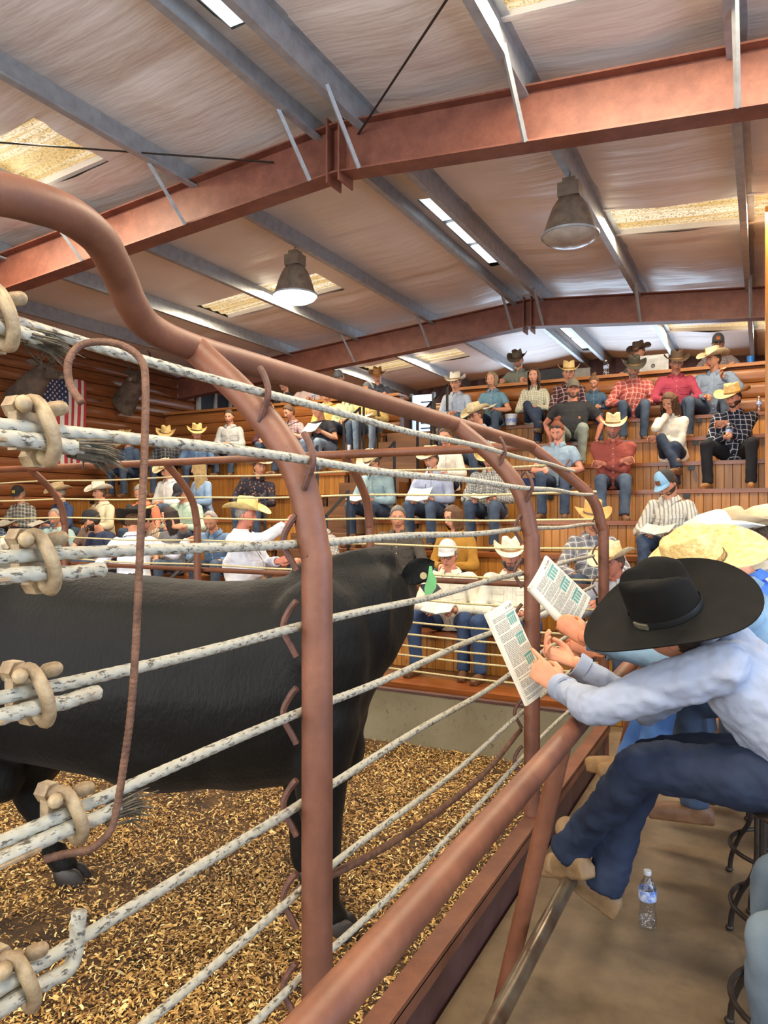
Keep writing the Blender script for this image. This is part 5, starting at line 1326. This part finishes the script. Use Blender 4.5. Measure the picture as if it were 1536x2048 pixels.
railman(0,3.50,.14,'man in smooth white hat beyond the woven straw hat',hat=H(felt=feltm((240,234,214)),crown=.12),shirt=('denim',(60,104,190),(84,126,204)),lean=26,head=(0,16),hattilt=4)
railman(0,4.10,.14,'man in tan creased hat further down the rail',hat=H(felt=F_TAN),shirt=('plain',(190,180,160)),lean=22,head=(0,8))
railman(0,4.66,.24,'man in cream hat with dark under-brim at the far rail',hat=('cowboy_hat',cowboy_hat('cat',F_SIL,BANDD,brim=(.19,.22),curl=.05)),shirt=('plain',(56,60,92)),lean=18,head=(-10,4),skin=(150,92,76))
railman(0,1.62,.47,'seated person with grey-blue jeans knee at the lower right edge',shirt=('plain',(120,120,124)),lean=6,pants=('denim',(74,86,98),(100,112,122)),legs=((-.22,-.44,-.40),(.02,-.42,-.40)),arms='side')
# ------------------------------------------------------------------ stools
def stool(x,y,label):
    t=empty('bar_stool',(x,y,.12)); tag(t,label,'stool','wrought iron bar stools')
    MB().lathe([(0,.735),(.165,.735),(.178,.748),(.165,.762),(.08,.768),(0,.768)],n=28).obj('seat',M['darkiron'],t)
    for j in range(4):
        a=PI/4+j*PI/2+.25; c,s_=math.cos(a),math.sin(a)
        pts=spline([(r*c,r*s_,z) for r,z in ((.14,.735),(.14,.5),(.14,.32),(.16,.24),(.20,.17),(.235,.08),(.245,.01))],4)
        MB().tube(pts,.010,8).ball((.247*c,.247*s_,.012),(.016,.016,.012),8).obj('leg',M['darkiron'],t)
    a=np.linspace(0,2*PI,41); MB().tube([(.205*math.cos(q),.205*math.sin(q),.19) for q in a],.009,8,cap=False).obj('foot_ring',M['darkiron'],t)
stool(.12,2.36,'wrought iron stool under the black-hatted man'); stool(.08,3.42,'wrought iron stool under the white-hatted rail bidder')
stool(.10,2.92,'wrought iron stool under the woven-straw-hatted man'); stool(.47,1.62,'wrought iron stool at the lower right edge')
stool(.14,4.05,'wrought iron stool under the tan-hatted rail bidder'); stool(.24,4.62,'wrought iron stool at the far end of the rail')
# ------------------------------------------------------------------ bottles, bucket, cups
def pet():
    b=NB('clear_pet'); n=b.noise(b.co(),60,2); tr=b.n('ShaderNodeBsdfTransparent'); gl=b.n('ShaderNodeBsdfGlossy'); gl.inputs['Roughness'].default_value=.08
    tr.inputs[0].default_value=(.90,.93,.96,1); lw=b.n('ShaderNodeLayerWeight'); lw.inputs[0].default_value=.35
    bp=b.n('ShaderNodeBump'); bp.inputs['Strength'].default_value=.6; bp.inputs['Distance'].default_value=.004; b.l(n,bp.inputs['Height']); b.l(bp.outputs[0],gl.inputs['Normal'])
    mx=b.n('ShaderNodeMixShader'); b.l(b.mth('ADD',b.mth('MULTIPLY',lw.outputs[1],.5),.10),mx.inputs[0]); b.l(tr.outputs[0],mx.inputs[1]); b.l(gl.outputs[0],mx.inputs[2])
    out=[q for q in b.t.nodes if q.type=='OUTPUT_MATERIAL'][0]; b.l(mx.outputs[0],out.inputs[0]); return b.m
PET=pet(); LBL=simple('blue_label',(64,112,196),.4,0,.25,40,c2=(220,226,238)); CAPM=simple('white_cap',(238,238,236),.4)
def bottle(loc,label,s=1.0,group='plastic water bottles'):
    t=empty('water_bottle',tuple(loc)); t.scale=(s,s,s); tag(t,label,'bottle',group)
    pr=[(.0,.006),(.022,.002),(.030,.004),(.033,.014),(.0335,.04),(.031,.052),(.0285,.066),(.028,.085),(.030,.098),(.0325,.108),(.0325,.142),(.031,.150),(.024,.168),(.015,.184),(.0125,.192),(.0125,.203)]
    inner=[(r-.0012 if r>.002 else r,z+.0006) for r,z in pr[::-1]]
    MB().lathe(pr,n=28).obj('bottle_shell',PET,t,angle=1)
    MB().lathe([(.0328,.104),(.0334,.106),(.0334,.143),(.0328,.145)],n=28).obj('label_sleeve',LBL,t)
    MB().lathe([(0,.214),(.0138,.214),(.0145,.211),(.0145,.198),(.0135,.197)],n=18).obj('cap',CAPM,t)
p=W(1295,1852,1); dd=(EYE-.12)/((1852-1028)/F); bottle((*W(1295,1852,dd)[:2],.12),'half-crushed clear water bottle standing on the concrete floor')
bottle(at(490+0,3,.1)[:2]+(ROWS[3][1],),'small water bottle on the bleacher row near the ring man')
bottle(at(834,3,.12)[:2]+(ROWS[3][1],),'water bottle on the bench beside the denim-shirted man')
bottle((rowX(1518,10.5),10.5,ROWS[7][1]),'water bottle at the right end of the top row')
bottle((rowX(1212,11.1),11.1,3.735),'water bottle standing on the right parapet cap',1.2)
bottle((rowX(534,11.1),11.1,3.735),'water bottle standing on the left parapet cap',1.1)
bottle((rowX(627,11.1),11.1,3.735),'water bottle beside the person in pale pink',1.1)
bottle((rowX(1097,5.75),5.72,ROWS[-1][1]+.0),'water bottle behind the second near fence post')
# bottle in the hand of the navy plaid man
for P in CROWD:
    if 'navy plaid' in P['label']:
        w0=P['_wr'][0]; q=rotz(P['yaw']*D2R)@(w0+np.array((.04,-.07,-.07)))+np.array(P['loc']); bottle(q,'water bottle held by the navy plaid man')
t=empty('bucket',(rowX(1023,10.35),10.33,ROWS[7][1])); tag(t,'small white plastic bucket between two women on the top row','bucket')
MB().lathe([(0,.0),(.075,0),(.09,.15),(.095,.15),(.095,.165),(.088,.165),(.085,.15),(.07,.01)],n=24).obj('pail',CAPM,t); MB().lathe([(.0875,.04),(.088,.10)],n=24).obj('print_band',LBL,t)
MB().tube([(.09*math.cos(a),.02,.15-.05*math.sin(a)) for a in np.linspace(0,PI,12)],.003,6).obj('bail',M['purlin'],t)
cup=simple('blue_cup',(40,130,220),.35)
t=MB().lathe([(0,0),(.035,0),(.048,.13),(.045,.13),(.032,.01)],(rowX(1501,11.15),11.15,3.735),20).obj('cup',cup); tag(t,'bright blue plastic cup on the right parapet cap','cup')
can=simple('white_can',(222,222,226),.3,.3); t=empty('drink_can',(rowX(703,9.85),9.78,ROWS[6][1]-.0)); tag(t,'pale drink can beside the aisle handrail','can')
MB().lathe([(0,.0),(.026,0),(.032,.01),(.032,.11),(.027,.121),(0,.121)],n=20).obj('can_body',can,t); MB().lathe([(.026,.121),(.028,.125),(.025,.125)],n=20).obj('rim',M['purlin'],t)
bag=simple('navy_bag',(48,62,110),.8,0,.3,12); red=simple('red_trim',(170,50,54),.7)
t=empty('cooler_bag',(rowX(1058,8.82),8.80,ROWS[4][1])); tag(t,'small blue and red cooler bag on the bench behind the post','bag')
MB().box((-.13,-.09,0),(.13,.09,.17)).obj('bag_body',bag,t,smooth=False); MB().box((-.135,-.095,.03),(.135,.095,.055)).obj('trim_band',red,t,smooth=False); MB().tube(spline([(-.1,0,.17),(-.05,0,.24),(.05,0,.24),(.1,0,.17)],4),.008,6).obj('handle',bag,t)
# booth electronics
lap=simple('silver_laptop',(196,196,192),.4,.3); 
def screen(x,Y,wd,h,label,mat,name='laptop',logo=None,z=3.735):
    t=empty(name,(x,Y,z)); tag(t,label,name.replace('_',' '))
    MB().box((-wd/2,0,.0),(wd/2,.015,h)).obj('lid',mat,t,smooth=False)
    MB().box((-wd/2,.015,0),(wd/2,.28,.018)).obj('base',M['black'],t,smooth=False)
    if logo:
        MB().lathe([(0,0),(.030,0),(.030,.003),(0,.003)],(0,-.0005,h*.42),20,axis=frame((0,-1,0))).obj('badge',M['black'],t)
        cu=bpy.data.curves.new('badge_letters','FONT'); cu.body=logo; cu.size=.045; cu.align_x='CENTER'; cu.materials.append(lap); q=text_obj('badge_letters',cu,t); q.rotation_euler=(PI/2,0,0); q.location=(0,-.006,h*.42-.014)
        MB().box((-.06,-.003,h*.80),(.06,.0,h*.95)).obj('sticker',CAPM,t,smooth=False)
screen(rowX(1306,11.12),11.12,.42,.27,'silver laptop lid facing the ring on the parapet',lap,logo='hp')
screen(rowX(1160,11.25),11.25,.30,.20,'grey laptop behind the straw-hatted man on the parapet',simple('grey_laptop',(150,146,138),.5))
screen(rowX(1103,11.3),11.3,.36,.24,'dark monitor beside the grey laptop on the parapet',M['black'],'monitor')
t=empty('camera',(0,0,0)); P=[q for q in CROWD if 'holding a camera' in q['label']][0]
q=rotz(P['yaw']*D2R)@((P['_wr'][0]+P['_wr'][1])/2+np.array((0,-.08,.04)))+np.array(P['loc']); t.location=tuple(q); t.rotation_euler=(0,0,P['yaw']*D2R); t.name='photo_camera'; tag(t,'black camera held by the man in the open-weave hat','camera')
MB().box((-.065,-.03,-.045),(.065,.03,.045)).obj('camera_body',M['black'],t,smooth=False); MB().lathe([(.0,-.09),(.032,-.09),(.034,-.03),(.0,-.03)],(0,0,0),20,axis=frame((0,1,0))).obj('lens',M['black'],t)
# ------------------------------------------------------------------ flag on the log wall
t=empty('flag',(XL+.09,8.51,EYE+2.35)); tag(t,'American flag hung vertically on the log wall','flag')
FW,FH=.90,1.50; 
fred=simple('flag_red',(190,60,66),.8,0,.1,9); fwh=simple('flag_white',(226,218,208),.8,0,.06,9); fbl=simple('flag_blue',(52,62,104),.8,0,.12,9)
def wob(y,z): return .018*math.sin(y*9+z*1.5)+.012*math.sin(y*21+1)+.010*math.sin(z*4)
def fpatch(y0,y1,z0,z1,mat,nm,off=0,parent=t):
    ny=max(2,int((y1-y0)/.02)+1); nz=max(2,int((z1-z0)/.06)+1)
    A=[[ (.03+wob(y,z)+off,y,-z) for y in np.linspace(y0,y1,ny)] for z in np.linspace(z0,z1,nz)]
    B=[[ (.026+wob(y,z),y,-z) for y in np.linspace(y0,y1,ny)] for z in np.linspace(z0,z1,nz)]
    return MB().grid(A).grid(np.array(B)[:,::-1]).obj(nm,mat,parent,angle=3)
sw=FW/13; y0=-FW/2
CANW,CANH=sw*7,.60
for j in range(13):
    a=y0+j*sw; fpatch(a,a+sw,CANH if j<7 else 0,FH,fred if (12-j)%2==0 else fwh,'stripe')
cn=fpatch(y0,y0+CANW,0,CANH,fbl,'canton')
star=MB()
for r in range(11):
    for c in range(5 if r%2==0 else 4):
        z=.05+r*(CANH-.1)/10; y=y0+CANW*((c+.5)/5 if r%2==0 else (c+1)/5); x=.034+wob(y,z)
        pts=[(x,y+(.026 if i%2==0 else .011)*math.sin(i*PI/5),-z+(.026 if i%2==0 else .011)*math.cos(i*PI/5)) for i in range(10)]
        m_=MB().add([(x+.001,y,-z)]+pts,[(0,1+i,1+(i+1)%10) for i in range(10)]); m_.obj('star',fwh,cn,smooth=False)
# ------------------------------------------------------------------ elk mounts
FUR=simple('elk_fur',(108,90,74),.9,0,.3,6,.5,60,c2=(72,60,50)); FACE=simple('elk_face',(150,130,110),.9,0,.25,8,.4,60); ANT=simple('antler',(112,92,74),.6,0,.3,12,.3)
def elk(loc,rz,label,s=1.0,rack=1.0,turn=0):
    e=empty('elk_mount',tuple(loc),rz); e.scale=(s,s,s); tag(e,label,'trophy mount','shoulder-mounted elk heads on the log wall')
    mb=MB()   # local: wall at x=0, animal looks along +x
    mb.tube(spline([(-.02,0,-.22),(.12,0,-.10),(.30,.01*turn,.06),(.46,.05*turn,.17),(.55,.08*turn,.22)],5),np.interp(np.linspace(0,1,21),[0,.3,.7,1],[.30,.25,.17,.115]),16,ell=.72,up=(0,0,1))
    c=np.array((.55,.08*turn,.24)); f=nrm((1-.25*abs(turn),turn*.9,-.35)) if turn else nrm((1,0,-.30))
    mb.capsule([c-f*.05,c+f*.10,c+f*.26,c+f*.36],[.115,.10,.066,.050],14,ell=[.85,.8,.8,.85])
    me=remesh(mb,.018,4,[(.08,.02)]); me.materials.append(FUR); link('neck_and_head',me,e)
    sd_=nrm(np.cross((0,0,1),f)); up=np.cross(f,sd_)
    MB().ball(c+f*.36-up*.005,(.045,.04,.035),10).ball(c+f*.30+up*.01,(.04,.045,.035),10).obj('muzzle',FACE,e)
    for q in (-1,1):
        m_=MB(); G=[]
        for u in np.linspace(0,1,8):
            wv=.042*math.sin(PI*min(1,u*.9+.08)); ce_=c-f*.03+up*.07+sd_*q*(.08+.17*u)-f*.06*u+up*.02*u
            G.append([ce_+up*wv*math.cos(a)+f*.014*math.sin(a) for a in np.linspace(0,2*PI,11)[:-1]])
        m_.grid(G,wrap=True).obj('ear',FUR,e)
        MB().ball(c+f*.10+up*.035+sd_*q*.077,(.014,.014,.012),8).obj('eye',M['black'],e)
        m_=MB(); b0=c+up*.09+sd_*q*.045-f*.02
        beam=spline([b0,b0+rack*(sd_*q*.13+up*.10-f*.10),b0+rack*(sd_*q*.27+up*.30-f*.30),b0+rack*(sd_*q*.30+up*.55-f*.46),b0+rack*(sd_*q*.20+up*.80-f*.52)],5)
        m_.tube(beam,np.linspace(.024,.007,len(beam)),9)
        for i_,L_ in ((2,.30),(4,.30),(9,.26),(14,.24),(17,.16)):
            p=beam[i_]; m_.tube(spline([p,p+rack*L_*.5*(f*.8+up*.35+sd_*q*.1),p+rack*L_*(f*.85+up*.85)],4),np.linspace(.017,.004,9),8)
        m_.obj('antler',ANT,e)
elk((XL+.10,7.63,EYE+1.97),.0,'large dark elk head with wide antlers at the left edge',1.15,.62)
elk((XL+.10,9.80,EYE+2.26),-.2,'smaller elk head facing left beside the flag',1.0,.55,-1)
# ------------------------------------------------------------------ high bay lamps
def lamp(x,y,on,label):
    zt=roofz(x)-.20; t=empty('high_bay_lamp',(x,y,zt)); tag(t,label,'lamp','high bay lamps hung from purlins')
    alu=simple('dusty_aluminium',(150,136,120),.4,.45,.2,9); 
    MB().tube(spline([(0,0,0),(.01,0,-.03),(-.005,0,-.06),(0,0,-.09)],4),.006,6).obj('hook',M['darkiron'],t)
    MB().box((-.06,-.06,-.15),(.06,.06,-.09)).box((-.10,-.085,-.27),(.10,.085,-.14)).obj('ballast_housing',alu,t,smooth=False)
    pr=[(.09,-.27),(.12,-.29),(.165,-.36),(.20,-.45),(.235,-.56),(.262,-.63)]
    MB().lathe(pr+[(r-.006,z) for r,z in pr[::-1]],n=36).obj('reflector',alu,t)
    MB().lathe([(.262,-.635),(.272,-.635),(.272,-.615),(.262,-.615)],n=36).obj('rim_band',M['purlin'],t)
    ln=M['lampon'] if on else simple('dusty_lens',(168,158,146),.25,0,.15,7)
    MB().lathe([(.262,-.632),(.235,-.668),(.17,-.70),(.09,-.715),(0.001,-.72)],n=36).obj('lens',ln,t)
    if on:
        l=bpy.data.lights.new('high_bay_bulb','SPOT'); l.energy=260; l.spot_size=2.4; l.spot_blend=.6; l.color=(1,.95,.9); l.shadow_soft_size=.2; o=bpy.data.objects.new('high_bay_bulb',l); COL.objects.link(o); o.parent=t; o.location=(0,0,-.76)
lamp(-5.0,7.25,True,'lit high bay lamp with glowing white lens'); lamp(-1.62,6.9,False,'unlit dusty high bay lamp right of the ridge')
for _s in TMP: bpy.data.scenes.remove(_s)
